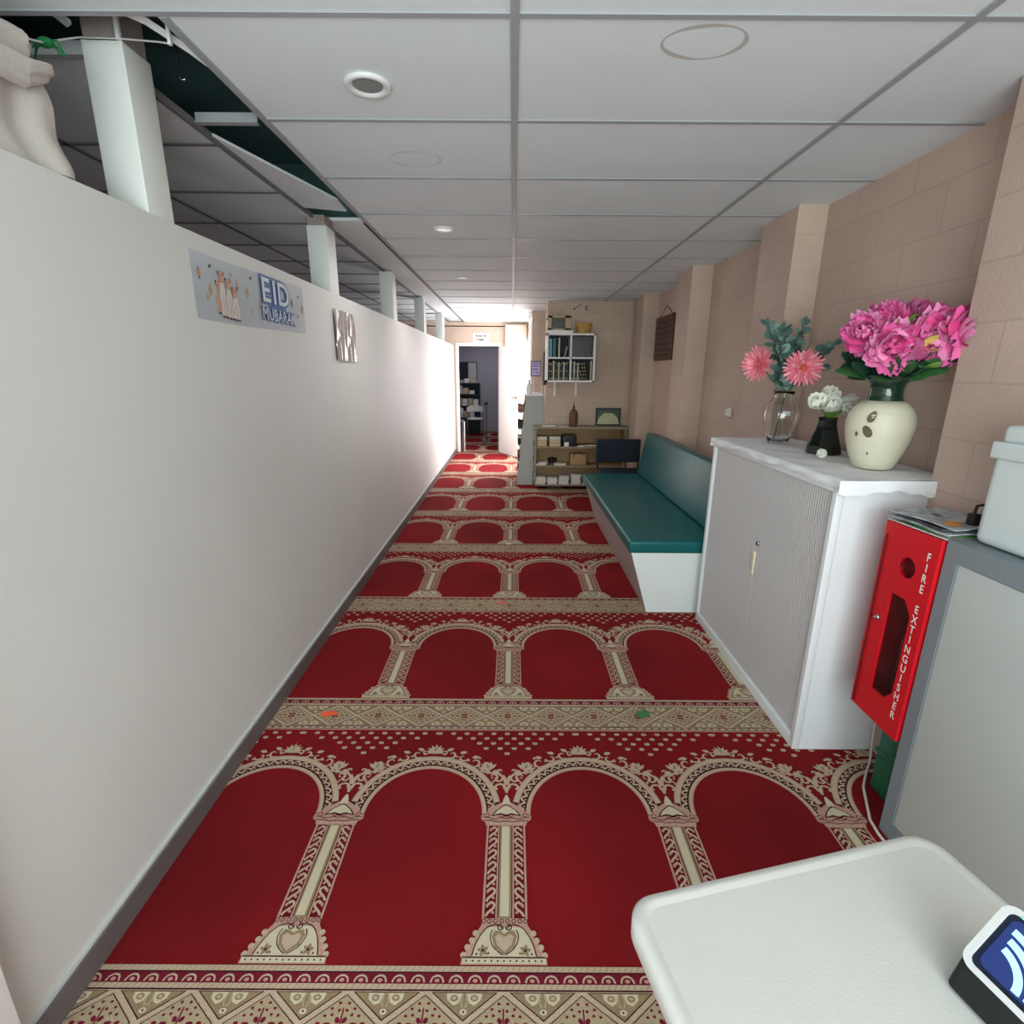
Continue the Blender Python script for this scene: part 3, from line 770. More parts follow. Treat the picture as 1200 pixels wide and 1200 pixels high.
def tamb(y0, y1, name):
    b = B('tambour'); n = int((y1-y0)/.0165)
    def fn(u, v):
        k = u*n; ph = (k % 1)
        x = CX0+.018-.004*math.sin(PI*ph)**.5 if ph > 0 else CX0+.019
        return (x, y0+(y1-y0)*u, .055+(CT-.10)*v)
    b.grid(fn, n*6, 1); return obj(name, b, t)
d1 = tamb(CA+.028, 2.53, 'sliding_door'); d2 = tamb(2.534, CB-.028, 'sliding_door')
b = B('cream_plastic'); b.box(CX0+.004, CX0+.014, 2.528, 2.556, .60, .73, bev=.002); b.box(CX0+.002, CX0+.005, 2.535, 2.549, .62, .71, 'paper_tan'); obj('handle', b, d2, label='cream recessed pull')
b = B('chrome'); b.tube([(CX0+.016, 2.516, .778), (CX0+.002, 2.516, .778)], .011, n=16); b.tube([(CX0+.003, 2.516, .778), (CX0+.001, 2.516, .778)], .005, 'black', n=10); obj('lock', b, d1, label='round chrome lock')
# cloth on top
b = B('cloth_white')
def clo(u, v):
    y = CA-.025+(CB-CA+.05)*u; s = v*(.47+.07) ; wob = .004*math.sin(u*40)+.003*math.sin(u*23+v*9)
    over = .045+.012*math.sin(u*16)+.006*math.sin(u*51)
    if v < .12: return (CX0-.012+wob, y, CT+.008-over*(1-v/.12)*.55)
    vv = (v-.12)/.88; return (CX0-.010+(CX1-CX0+.02)*vv, y, CT+.010+.0015*math.sin(u*31+vv*12))
b.grid(clo, 90, 24)
def clo2(u, v):
    x = CX0-.012+(CX1-CX0+.02)*u
    return (x, CA-.026-.004*math.sin(u*19)*v, CT+.009-v*(.050+.010*math.sin(u*11)+.004*math.sin(u*37)))
b.grid(clo2, 50, 6)
def clo3(u, v): return (CX0-.012+(CX1-CX0+.02)*u, CB+.026, CT+.009-v*.05)
b.grid(clo3, 20, 4)
solo('table_runner', b, 'creased white cloth covering the top of the ribbed cabinet', 'cloth', ((CX0+CX1)/2, (CA+CB)/2, CT))
TZ = CT+.012

# ------------------------------------------------------------------ vases and flowers
V1 = (1.55, 2.19, TZ)
t = thing('ceramic_vase', 'large ribbed cream vase with flared dark green neck', 'vase', V1)
VT = ((0, .070), (.1, .084), (.25, .101), (.4, .114), (.55, .1225), (.68, .125), (.80, .119), (.90, .103), (.96, .086), (1, .064))
def vr(u):
    for (a0, r0), (a1, r1) in zip(VT, VT[1:]):
        if u <= a1: k = (u-a0)/(a1-a0); return r0+(r1-r0)*k
    return VT[-1][1]
prof = [(.064, 0), (.070, .004)]
for i in range(1, 57):
    z = .004+i*.0050; prof.append((vr(z/.285)+(.0012 if i % 2 else -.0006), z))
b = B('vase_cream'); b.lathe(prof, V1, n=56); vb = b
b = B('vase_green'); b.lathe([(.066, .283), (.062, .30), (.060, .33), (.066, .352), (.085, .372), (.106, .384), (.108, .388), (.100, .388), (.08, .376), (.058, .352), (.052, .32)], V1, n=48, closed=False); obj('neck', b, t, label='glossy dark green flared neck')
def vmark(b, ang, z, s, rot):
    pts = []
    for k in range(14):
        a = 2*PI*k/14; du = s*math.cos(a)*.62*(1-.15*math.sin(a)); dz = s*math.sin(a)
        du, dz = du*math.cos(rot)-dz*math.sin(rot), du*math.sin(rot)+dz*math.cos(rot)
        zz = z+dz; r = vr(zz/.285)+.003
        an = ang+du/r; pts.append((V1[0]+r*math.cos(an), V1[1]+r*math.sin(an), V1[2]+zz))
    b.face(pts, 'vase_mark')
b = vb; vmark(b, math.radians(-140), .222, .024, -.3); vmark(b, math.radians(-143), .163, .026, .5); vmark(b, math.radians(-139), .072, .006, 0); vmark(b, math.radians(-162), .15, .010, 0)
obj('body', b, t, label='ribbed cream body with dark leaf imprints')
V2 = (1.53, 2.97, TZ)
t = thing('glass_vase', 'clear glass vase holding pink dahlias and eucalyptus', 'vase', V2)
b = B('glass')
po = [(.046, 0), (.052, .004), (.070, .05), (.088, .11), (.096, .16), (.090, .20), (.066, .235), (.050, .255), (.048, .272), (.058, .292)]
pi = [(r-.005, z+(.008 if i == 0 else 0)) for i, (r, z) in enumerate(po)][::-1]
b.lathe(po+pi+[(.001, .008)], V2, n=40, closed=False); b.lathe([(.001, 0), (.046, 0)], V2, n=40, closed=False); obj('bowl', b, t)
b = B('paper_white'); b.box(V2[0]-.022, V2[0]+.020, V2[1]-.060, V2[1]-.056, TZ+.16, TZ+.185); obj('tag', b, t, label='small white paper tag')
V3 = (1.575, 2.60, TZ)
t = thing('black_vase', 'small glossy black flask shaped vase with white blooms', 'vase', V3)
b = B('vase_black'); b.lathe([(.080, 0), (.084, .006), (.076, .04), (.060, .09), (.046, .135), (.042, .165), (.046, .180), (.040, .180), (.036, .16)], V3, n=8); 
for i in range(len(b.s)): b.s[i] = False
obj('body', b, t)

def frame_of(d, tw=0):
    d = Vector(d).normalized(); r = Vector((0, 0, 1)) if abs(d.z) < .95 else Vector((1, 0, 0))
    a = d.cross(r).normalized(); c = a.cross(d)
    return d, a*math.cos(tw)+c*math.sin(tw), c*math.cos(tw)-a*math.sin(tw)
def petal(b, base, d, nrm, ln, wd, cup, m, nu=4, nv=3, notch=0):
    """curved petal growing along d, bending towards nrm"""
    d = Vector(d).normalized(); nrm = Vector(nrm); nrm = (nrm-d*nrm.dot(d)).normalized(); s = d.cross(nrm); base = Vector(base)
    def fn(u, v):
        q = (v-.5)*2; w_ = wd*math.sin(PI*min(.93, .10+u*.83))**.7
        L = ln*(u-(notch*(1-abs(q))*u*u*.3))
        return base + d*L*math.cos(cup*u*.8) + nrm*(L*math.sin(cup*u*.8)+cup*wd*.35*q*q*u) + s*w_*.5*q
    b.grid(fn, nu, nv, m)
def peony(loc, R, face_dir, label):
    t = thing('peony', label, 'flower', loc, 'pink peonies in the cream vase')
    f, a, c = frame_of(face_dir)
    b = B('peony'); L = Vector(loc)
    NP = 64
    for k in range(NP):
        tl = 1.95*math.sqrt((k+.5)/NP); an = k*2.39996+random.uniform(-.25, .25)
        rad = a*math.cos(an)+c*math.sin(an); d = f*math.cos(tl)+rad*math.sin(tl); nn = f*math.sin(tl)-rad*math.cos(tl)
        ln = R*(.72+.36*(tl/1.95))*random.uniform(.86, 1.12)
        m_ = random.choice(['peony', 'peony', 'peony_light', 'peony_light']) if tl > .8 else random.choice(['peony', 'peony_light', 'peony_core', 'peony'])
        petal(b, L+d*R*.12-f*R*.10, d, nn, ln, R*random.uniform(.62, .86), random.uniform(.25, .95)*(1 if random.random() < .75 else -1), m_, nu=5, nv=6, notch=random.uniform(0, .7))
    obj('bloom', b, t)
    b = B('leaf_green')
    b.tube([L-f*R*.2, (L+Vector((V1[0], V1[1], 1.60)))*.5-Vector((0, 0, .04)), (V1[0]+random.uniform(-.02, .02), V1[1]+random.uniform(-.02, .02), 1.60), (V1[0], V1[1], 1.57)], .0035, 'stem', n=6)
    obj('stem', b, t)
    return t
pe = [((1.425, 2.19, 1.785), .080, (-.8, -.6, .2), 'pink peony at the left edge of the bouquet in the cream vase'),
      ((1.585, 2.30, 1.850), .080, (-.2, -.5, .9), 'pink peony at the top left of the bouquet in the cream vase'),
      ((1.665, 2.25, 1.850), .078, (.1, -.5, .9), 'pink peony at the top middle of the big bouquet'),
      ((1.475, 2.09, 1.722), .088, (-.5, -.8, .15), 'large open pink peony low at the front of the bouquet'),
      ((1.610, 2.06, 1.770), .098, (-.35, -.95, .2), 'big round pink peony at the front centre right of the bouquet'),
      ((1.690, 2.20, 1.830), .075, (.2, -.6, .8), 'pink peony at the top right of the bouquet behind the biggest bloom'),
      ((1.655, 1.985, 1.765), .095, (.1, -.9, .2), 'rightmost pink peony leaning beside the wall pier'),
      ((1.50, 2.20, 1.825), .078, (-.5, -.6, .6), 'pink peony near the left top of the bouquet beside the green leaves')]
for q in pe: peony(*q)
# foliage of the peony bouquet
t = thing('bouquet_foliage', 'green and yellowish leaves between the pink peonies', 'foliage', (V1[0], V1[1], 1.60))
b = B('leaf_green')
for k in range(30):
    an = random.uniform(0, 2*PI); rr = random.uniform(.05, .15)
    d = Vector((math.cos(an), math.sin(an)*.9, random.uniform(.05, .5)))
    base = Vector((V1[0]+.03*math.cos(an), V1[1]+.03*math.sin(an), 1.615))
    if base.x+d.x*.2 > 1.76: continue
    petal(b, base, d, (random.uniform(-.4, .4), -.8, random.uniform(.3, .9)), random.uniform(.12, .18), random.uniform(.05, .07), random.uniform(-.2, .4), random.choice(['leaf_green', 'leaf_green', 'leaf_dark', 'leaf_dark']))
obj('leaves', b, t)
b = B('leaf_bright')
for (p, d, m) in (((1.52, 2.12, 1.80), (-.1, -.5, .9), 'leaf_bright'), ((1.555, 2.12, 1.80), (.3, -.5, .9), 'leaf_green'), ((1.50, 2.12, 1.79), (-.7, -.4, .5), 'leaf_bright'), ((1.545, 2.03, 1.73), (.2, -.6, .9), 'yellow_petal'), ((1.55, 2.02, 1.72), (.1, -.8, -.4), 'yellow_petal'),
                  ((1.56, 2.02, 1.655), (-.1, -.7, -.1), 'leaf_bright'), ((1.54, 2.03, 1.66), (.6, -.6, .1), 'leaf_green'), ((1.62, 2.0, 1.68), (.8, -.5, .1), 'leaf_dark')):
    petal(b, p, d, (0, -1, .3), .060 if m == 'yellow_petal' else .072, .034, .4, m, notch=0)
obj('bright_leaves', b, t, label='yellow and bright green leaves')
# dahlias
def dahlia(loc, R, face_dir, label):
    t = thing('dahlia', label, 'flower', loc, 'pink dahlias in the glass vase')
    f, a, c = frame_of(face_dir); b = B('dahlia'); L = Vector(loc)
    for ring_, (n, tilt, ln) in enumerate(((26, 1.66, 1.0), (25, 1.42, 1.0), (22, 1.18, .90), (18, .9, .72), (14, .62, .52), (9, .3, .36))):
        for k in range(n):
            an = 2*PI*(k+.5*(ring_ % 2))/n+random.uniform(-.06, .06)
            rad = a*math.cos(an)+c*math.sin(an); d = f*math.cos(tilt)+rad*math.sin(tilt); nn = f*math.sin(tilt)-rad*math.cos(tilt)
            petal(b, L-f*.008, d, nn, R*ln*random.uniform(.88, 1.08), R*.17, .25, 'dahlia' if (k+ring_) % 3 else 'dahlia_tip', nu=3, nv=2)
    obj('petals', b, t)
    b = B('dahlia_core'); b.ball(L+f*.010, .016, .016, .016); obj('centre', b, t, label='orange brown centre')
    b = B('stem'); b.tube([L-f*.01, (L+Vector((V2[0], V2[1], 1.50)))/2+Vector((0, -.02, .0)), (V2[0], V2[1]-.01, 1.50), (V2[0]-.02, V2[1]+.01, TZ+.02)], .004, n=6); obj('stem', b, t)
dahlia((1.525, 2.80, 1.655), .098, (-.35, -.93, .05), 'large round pink dahlia facing the camera in the glass vase')
dahlia((1.345, 2.93, 1.675), .098, (-.92, -.35, .1), 'pink dahlia seen side on at the left of the glass vase')
# eucalyptus
es = [((1.37, 2.93, 1.88), 9, 'grey green eucalyptus sprig at the upper left of the glass vase', .030), ((1.44, 2.90, 1.86), 9, 'eucalyptus sprig rising in the middle of the glass vase bouquet', .030),
      ((1.41, 2.84, 1.74), 8, 'eucalyptus sprig hanging low between the two pink dahlias', .034), ((1.60, 3.0, 1.90), 8, 'small leaved eucalyptus sprig reaching to the upper right', .024),
      ((1.56, 2.98, 1.80), 8, 'eucalyptus sprig behind the large dahlia', .027), ((1.70, 2.85, 1.78), 8, 'dark eucalyptus sprig reaching right towards the peonies', .028),
      ((1.66, 2.86, 1.66), 8, 'shaded eucalyptus sprig drooping to the right above the white roses', .028), ((1.43, 2.86, 1.60), 7, 'lowest eucalyptus sprig bending over the rim of the glass vase', .032)]
for tip, n, lab, s in es:
    t = thing('eucalyptus_sprig', lab, 'foliage', V2[:2]+(TZ+.02,), 'eucalyptus sprigs in the glass vase')
    p0 = Vector((V2[0], V2[1], TZ+.03)); p1 = Vector((V2[0], V2[1], TZ+.27)); p3 = Vector(tip); p2 = (p1+p3)/2+Vector((0, 0, .06))
    path = [p0, p1]+[((1-u)**2*p1+2*u*(1-u)*p2+u*u*p3) for u in [k/8 for k in range(1, 9)]]
    b = B('stem'); b.tube(path, .0024, n=5); obj('stem', b, t)
    b = B('euc')
    n += 3
    for k in range(n):
        u = .22+.78*(k+.6)/n
        q = (1-u)**2*p1+2*u*(1-u)*p2+u*u*p3
        for s_ in (0, 1):
            an = k*1.9+s_*PI+random.uniform(-.4, .4)
            d = Vector((math.cos(an), math.sin(an)-.35, random.uniform(-.1, .7)))
            petal(b, q, d, (random.uniform(-.5, .5), -1, random.uniform(0, .8)), s*random.uniform(1.4, 2.0), s*random.uniform(1.2, 1.7), random.uniform(-.2, .3), random.choice(['euc', 'euc', 'euc_light']), nu=4, nv=3)
    petal(b, p3, p3-p2, (0, -1, 0), s*1.2, s*.9, .2, 'euc')
    obj('leaves', b, t)
# white roses
wr = [((1.487, 2.56, 1.485), 'white rose at the left of the small black vase'), ((1.535, 2.53, 1.475), 'white rose at the front left of the small black vase'), ((1.60, 2.52, 1.470), 'largest white rose at the front of the small black vase'),
      ((1.56, 2.60, 1.515), 'white rose at the top of the small black vase'), ((1.650, 2.57, 1.485), 'white rose at the right of the small black vase beside the cream vase')]
for loc, lab in wr:
    t = thing('white_rose', lab, 'flower', loc, 'white roses in the black vase'); L = Vector(loc); b = B('rose_white')
    f, a, c = frame_of((loc[0]-V3[0], -.12, .10))
    for ring_, (n, tilt, ln, cup) in enumerate(((6, 1.35, 1, .7), (5, .9, .85, 1.0), (4, .45, .7, 1.2), (3, .2, .5, 1.2))):
        for k in range(n):
            an = 2*PI*(k+.5*(ring_ % 2))/n; rad = a*math.cos(an)+c*math.sin(an)
            petal(b, L-f*.012, f*math.cos(tilt)+rad*math.sin(tilt), f*math.sin(tilt)-rad*math.cos(tilt), .060*ln, .062*ln, cup*random.uniform(.6, 1.1), 'rose_white')
    obj('bloom', b, t)
    b = B('leaf_bright'); b.tube([L-f*.01, (V3[0], V3[1], TZ+.175)], .004, n=5); 
    petal(b, (V3[0], V3[1]-.02, TZ+.18), (L.x-V3[0], -.03, .08), (0, -1, 0), .055, .03, .2, 'leaf_bright'); obj('stem', b, t)
t = thing('rose_bud', 'single white rosebud lying on the cloth before the black vase', 'flower', (1.452, 2.40, TZ))
b = B('rose_white'); c0 = Vector((1.452, 2.40, TZ+.028))
for k in range(7):
    an = k*2*PI/7; f, a, c = frame_of((-.5, -.6, .35)); rad = a*math.cos(an)+c*math.sin(an)
    petal(b, c0-f*.024+rad*.006, f*.93+rad*.35, -rad, .056, .044, .55, 'rose_white')
b.ball(c0-f*.002, .022, .022, .022)
obj('petals', b, t)
b = B('stem'); b.tube([c0-f*.02, c0-f*.045+Vector((0, 0, -.002))], .004, n=6); obj('sepal', b, t)

# ------------------------------------------------------------------ padded bench
BA, BB = 3.30, 5.68
t = thing('padded_bench', 'long bench with teal vinyl seat and back along the block wall', 'bench', (1.2, (BA+BB)/2, 0))
b = B('bench_board')
b.prism([(.815, BA, .440), (1.56, BA, .440), (1.56, BA, 0), (.948, BA, 0)], (0, .018, 0))
obj('end_panel', b, t, label='white tapered end panel')
b = B('bench_front'); b.prism([(.820, BA+.018, .440), (.838, BA+.018, .440), (.966, BA+.018, 0), (.950, BA+.018, 0)], (0, BB-BA-.018, 0)); obj('front_panel', b, t)
b = B('bench_board'); b.box(.84, 1.56, BA+.018, BB, .425, .440); b.box(1.545, 1.56, BA+.018, BB, 0, .44); obj('seat_board', b, t)
b = B('teal_vinyl'); b.box(.795, 1.44, BA-.01, BB+.01, .440, .528, bev=.022, seg=4); obj('seat_cushion', b, t)
b = B('teal_vinyl')
b.prism([(1.395, BA, .532), (1.50, BA, .532), (1.565, BA, .985), (1.478, BA, .985)], (0, BB-BA, 0), bev=.016); obj('back_cushion', b, t)
b = B('pine_edge'); b.prism([(1.502, BA+.01, .44), (1.56, BA+.01, .44), (1.600, BA+.01, .975), (1.568, BA+.01, .975)], (0, BB-BA-.02, 0)); obj('back_board', b, t)

# ------------------------------------------------------------------ navy chair
cx, cy = 1.30, 6.15
t = thing('office_chair', 'dark navy chair between the teal bench and the bookshelf', 'chair', (cx, cy, 0))
b = B('navy'); b.box(cx-.27, cx+.27, cy+.12, cy+.17, .55, .835, bev=.02, seg=3); obj('backrest', b, t)
b = B('navy'); b.box(cx-.26, cx+.26, cy-.33, cy+.13, .42, .485, bev=.02, seg=3); obj('seat', b, t)
for s in (-1, 1):
    b = B('black'); b.tube([(cx+s*.25, cy+.10, .47), (cx+s*.25, cy+.155, .6)], .012); obj('back_bracket', b, t)
for s in (-1, 1):
    b = B('black'); b.tube([(cx+s*.24, cy-.28, .43), (cx+s*.25, cy-.31, .008)], .011); obj('leg', b, t)
    b = B('black'); b.tube([(cx+s*.24, cy+.10, .43), (cx+s*.25, cy+.19, .008)], .011); obj('leg', b, t)

# ------------------------------------------------------------------ fire extinguisher cabinet
RX, RA, RB, RZ0, RZ1 = 1.36, 1.545, 1.785, .372, 1.120
t = thing('fire_extinguisher_cabinet', 'red metal fire extinguisher cabinet on the wall pier beside the grey locker', 'fire extinguisher cabinet', ((RX+1.62)/2, (RA+RB)/2, RZ0))
b = B('red_metal')
b.box(RX+.012, 1.618, RA, RB, RZ1-.010, RZ1, bev=.003); b.box(RX+.012, 1.618, RA, RB, RZ0, RZ0+.01, bev=.003)
b.box(RX+.012, 1.618, RA, RA+.008, RZ0, RZ1); b.box(RX+.012, 1.618, RB-.008, RB, RZ0, RZ1); b.box(1.608, 1.618, RA, RB, RZ0, RZ1)
obj('case', b, t)
# door panel with a window and a round hole, built as a ring of faces
b = B('red_metal')
y0, y1 = RA-.003, RB+.003
WA, WB, WZ0, WZ1 = 1.600, 1.705, .485, .875
HC, HR = (1.655, .985), .036
def plate(ya, yb, za, zb): b.box(RX, RX+.012, ya, yb, za, zb)
plate(y0, WA, RZ0, RZ1); plate(WB, y1, RZ0, RZ1); plate(WA, WB, RZ0, WZ0); plate(WA, WB, WZ1, HC[1]-.045); plate(WA, WB, HC[1]+.045, RZ1)
q0, q1, r0, r1 = WA, WB, HC[1]-.045, HC[1]+.045
N = 32
def sq(a):
    c, s = math.cos(a), math.sin(a); cy_, cz_ = HC
    ty_ = ((q1-cy_) if c > 0 else (q0-cy_))/c if abs(c) > 1e-6 else 1e9
    tz_ = ((r1-cz_) if s > 0 else (r0-cz_))/s if abs(s) > 1e-6 else 1e9
    k = min(ty_, tz_); return (cy_+c*k, cz_+s*k)
AN = sorted([2*PI*i/N for i in range(N)]+[math.atan2(z_-HC[1], y_-HC[0]) % (2*PI) for y_ in (q0, q1) for z_ in (r0, r1)])
for a0, a1 in zip(AN, AN[1:]+[AN[0]+2*PI]):
    i0, i1 = (HC[0]+HR*math.cos(a0), HC[1]+HR*math.sin(a0)), (HC[0]+HR*math.cos(a1), HC[1]+HR*math.sin(a1))
    o0, o1 = sq(a0), sq(a1)
    b.face([(RX, *o0), (RX, *i0), (RX, *i1), (RX, *o1)]); b.face([(RX, *i0), (RX+.012, *i0), (RX+.012, *i1), (RX, *i1)])
# corner chamfers of the window (its far side is cut slanted)
for (yy, zz, sy, sz) in ((WA, WZ1, 1, -1), (WA, WZ0, 1, 1)):
    b.prism([(RX, yy, zz), (RX, yy+sy*.035, zz), (RX, yy, zz+sz*.045)], (.012, 0, 0))
b.box(RX-.004, RX+.002, RB-.016, RB-.010, RZ0+.01, RZ1-.05, 'red_dark')
txt = 'FIRE EXTINGUISHER'
zt, zb_ = 1.050, .455
for i, ch in enumerate(txt):
    if ch == ' ': continue
    z = zt-(zt-zb_)*i/(len(txt)-1)
    text_b(ch, .040, ((RX, 1.5765, z), (0, -1, 0), (0, 0, 1)), 'paper_white', .0012, offset=.0006, scale_x=.85, b=b)
dr = obj('door', b, t)
b = B('cabinet_glass'); b.box(RX+.008, RX+.010, WA, WB, WZ0, WZ1); obj('window', b, dr, label='clear plastic window')
b = B('red_dark'); b.lathe([(HR, 0), (HR, .02), (.001, .02)], (0, 0, 0), n=28, closed=False)
b.s = [False]*len(b.s); b.v = [(RX+z+.002, HC[0]+x, HC[1]+y) for x, y, z in b.v]; obj('finger_hole', b, dr)
b = B('chrome'); b.tube([(RX+.004, 1.738, .758), (RX-.008, 1.738, .758)], .010, n=14); b.tube([(RX-.009, 1.738, .758), (RX-.016, 1.733, .762)], .004, n=6); obj('latch', b, dr)

b = B('ext_red'); ec = (1.49, 1.665, RZ0+.012)
b.lathe([(.060, 0), (.062, .01), (.062, .40), (.050, .44), (.025, .465), (.022, .49)], ec, n=28)
t2 = thing('fire_extinguisher', 'red fire extinguisher standing inside the red cabinet', 'fire extinguisher', ec); obj('cylinder', b, t2)
b = B('paper_white'); b.lathe([(.0625, .16), (.0630, .17), (.0630, .30), (.0625, .31)], ec, n=28, closed=False); obj('instruction_label', b, t2, label='pale wrap-around label')
b = B('black'); b.box(ec[0]-.05, ec[0]+.02, ec[1]-.012, ec[1]+.012, ec[2]+.49, ec[2]+.51, bev=.003); b.tube([(ec[0]-.03, ec[1], ec[2]+.49), (ec[0]-.068, ec[1], ec[2]+.45), (ec[0]-.070, ec[1], ec[2]+.15)], .008); obj('valve_and_hose', b, t2)

# magazines on top of the red cabinet
mags = [('mag_light', 0, .10, 'pale newspaper at the bottom of the pile on the red cabinet'), ('mag_green', .03, -.06, 'magazine with a green corner in the pile on the red cabinet'),
        ('mag_grey', -.02, .16, 'grey printed newspaper in the pile on the red cabinet'), ('mag_dark', .02, -.14, 'dark glossy magazine in the pile on the red cabinet'), ('mag_grey', .01, .28, 'topmost grey newspaper of the pile on the red cabinet')]
z = RZ1+.001
for i, (m, dx, rot, lab) in enumerate(mags):
    mt = Matrix.Translation((1.470+dx*.4, 1.668+dx*.25, z+.003)) @ Matrix.Rotation(rot*.45, 4, 'Z')
    b = B(m)
    def sheet(u, v, dz=0, sx=.212, sy=.245):
        p = mt @ Vector(((u-.5)*sx, (v-.5)*sy, dz+.003*math.sin(u*9+i)*math.sin(v*7+i*2)+.004*(u-.5)**2)); return tuple(p)
    b.grid(lambda u, v: sheet(u, v, .002), 10, 10); b.grid(lambda u, v: sheet(u, 1-v, -.002), 10, 10)
    for k in (0, 1):
        b.grid(lambda u, v: sheet(k, u, -.002+.004*v), 10, 1); b.grid(lambda u, v: sheet(u, k, -.002+.004*v), 10, 1)
    if m != 'mag_light':
        for _ in range(5):
            u0, v0 = random.uniform(.05, .7), random.uniform(.05, .7); du, dv = random.uniform(.08, .3), random.uniform(.06, .2)
            b.face([sheet(u0, v0, .0032), sheet(u0+du, v0, .0032), sheet(u0+du, v0+dv, .0032), sheet(u0, v0+dv, .0032)], random.choice(['mag_orange', 'mag_light', 'mag_dark', 'mag_light']))
    solo('magazine', b, lab, 'magazine', (1.47, 1.668, z), 'papers on the red cabinet'); z += .0085
b = B('black'); gp = Vector((1.505, 1.60, z+.006))
b.tube([gp+Vector((-.028, -.02, 0)), gp+Vector((-.024, -.012, .026)), gp+Vector((.0, .01, .048)), gp+Vector((.035, .02, .050)), gp+Vector((.075, .02, .046))], .0045, n=8)
b.box(gp.x-.040, gp.x-.014, gp.y-.03, gp.y-.005, gp.z-.008, gp.z+.030, bev=.003)
b.tube([gp+Vector((-.014, -.006, .014)), gp+Vector((.03, .012, .020)), gp+Vector((.07, .02, .018))], .004, n=6)
solo('cable_clamp', b, 'black clamp lying on the papers beside the white plastic tub', 'clamp', gp)

# ------------------------------------------------------------------ grey locker and tub
LX, LA, LB, LZ = 1.372, .45, 1.535, 1.128
t = thing('metal_locker', 'grey metal locker with pale flat doors right of the red cabinet', 'locker', ((LX+1.78)/2, (LA+LB)/2, 0))
b = B('locker_frame')
b.box(LX+.0225, 1.785, LA, LB, LZ-.020, LZ); b.box(LX+.0225, 1.785, LB-.02, LB, 0, LZ-.0205); b.box(LX+.0225, 1.785, LA, LA+.02, 0, LZ-.0205); b.box(1.765, 1.785, LA+.0205, LB-.0205, 0, LZ-.0205)
b.box(LX, LX+.022, LB-.048, LB, 0, LZ); b.box(LX, LX+.022, LA, LA+.04, 0, LZ); b.box(LX, LX+.022, LA+.0403, LB-.0483, LZ-.062, LZ); b.box(LX, LX+.022, LA+.0403, LB-.0483, 0, .065)
obj('carcass', b, t, label='darker grey frame')
b = B('locker_door'); b.box(LX+.004, LX+.024, LA+.045, LB-.050, .068, LZ-.065, bev=.002); dd = obj('door', b, t, label='pale grey flat door')
b = B('locker_frame'); b.box(LX-.012, LX+.006, .56, .575, .52, .66, bev=.003); obj('handle', b, dd)
TX0, TX1, TA, TB = 1.425, 1.745, .98, 1.515
t = thing('plastic_tub', 'pale grey lidded plastic tub on top of the locker', 'storage tub', (1.585, 1.25, LZ))
b = B('tub_plastic'); b.box(TX0, TX1, TA, TB, LZ+.002, LZ+.275, bev=.028, seg=4); obj('tub', b, t)
b = B('tub_plastic'); b.box(TX0-.008, TX1+.006, TA-.008, TB+.006, LZ+.262, LZ+.312, bev=.008, seg=3); b.box(TX0+.005, TX1-.005, TA+.005, TB-.005, LZ+.305, LZ+.360, bev=.020, seg=3); obj('lid', b, t)

# ------------------------------------------------------------------ table
ang = math.radians(12.8); e = Vector((math.cos(ang), math.sin(ang), 0)); d = Vector((math.sin(ang), -math.cos(ang), 0))
P0 = Vector((.196, .686, 0)); TW, TL, TH = .655, 1.25, .745
t = thing('folding_table', 'white moulded plastic table at the front right corner', 'table', P0+e*TW/2+d*TL/2)
def rr_(o, s0, s1, r, z, n=8):
    out = []
    for (cx_, cy_, a0) in ((s0-r, s1-r, 0), (r+o, s1-r, PI/2), (r+o, r+o, PI), (s0-r, r+o, 1.5*PI)):
        for k in range(n+1):
            a = a0+k/n*PI/2; out.append(P0+e*(cx_+r*math.cos(a))+d*(cy_+r*math.sin(a))+Vector((0, 0, z)))
    return out
b = B('table_plastic')
rings = [rr_(.012, TW-.012, TL-.012, .045, TH-.045), rr_(0, TW, TL, .052, TH-.038), rr_(0, TW, TL, .052, TH-.008), rr_(.006, TW-.006, TL-.006, .048, TH), rr_(.018, TW-.018, TL-.018, .040, TH+.0005), rr_(.026, TW-.026, TL-.026, .034, TH-.0025)]
n_ = len(rings[0]); i0 = len(b.v)
for r in rings: b.v += [tuple(p) for p in r]
for k in range(len(rings)-1):
    for j in range(n_):
        b.f.append((i0+k*n_+j, i0+k*n_+(j+1) % n_, i0+(k+1)*n_+(j+1) % n_, i0+(k+1)*n_+j)[::-1]); b.m.append('table_plastic'); b.s.append(True)
b.f.append(tuple(i0+(len(rings)-1)*n_+j for j in range(n_))[::-1]); b.m.append('table_plastic'); b.s.append(False)
b.f.append(tuple(i0+j for j in range(n_))); b.m.append('table_plastic'); b.s.append(False)
obj('table_top', b, t)
for (a, c) in ((.08, .12), (TW-.08, .12), (.08, TL-.12), (TW-.08, TL-.12)):
    p = P0+e*a+d*c; b = B('table_leg'); b.tube([p+Vector((0, 0, TH-.045)), p+Vector((0, 0, .004))], .014, n=12); obj('leg', b, t)
b = B('table_leg'); b.tube([P0+e*.08+d*.12+Vector((0, 0, .2)), P0+e*(TW-.08)+d*.12+Vector((0, 0, .2))], .010, n=10); obj('cross_bar', b, t)
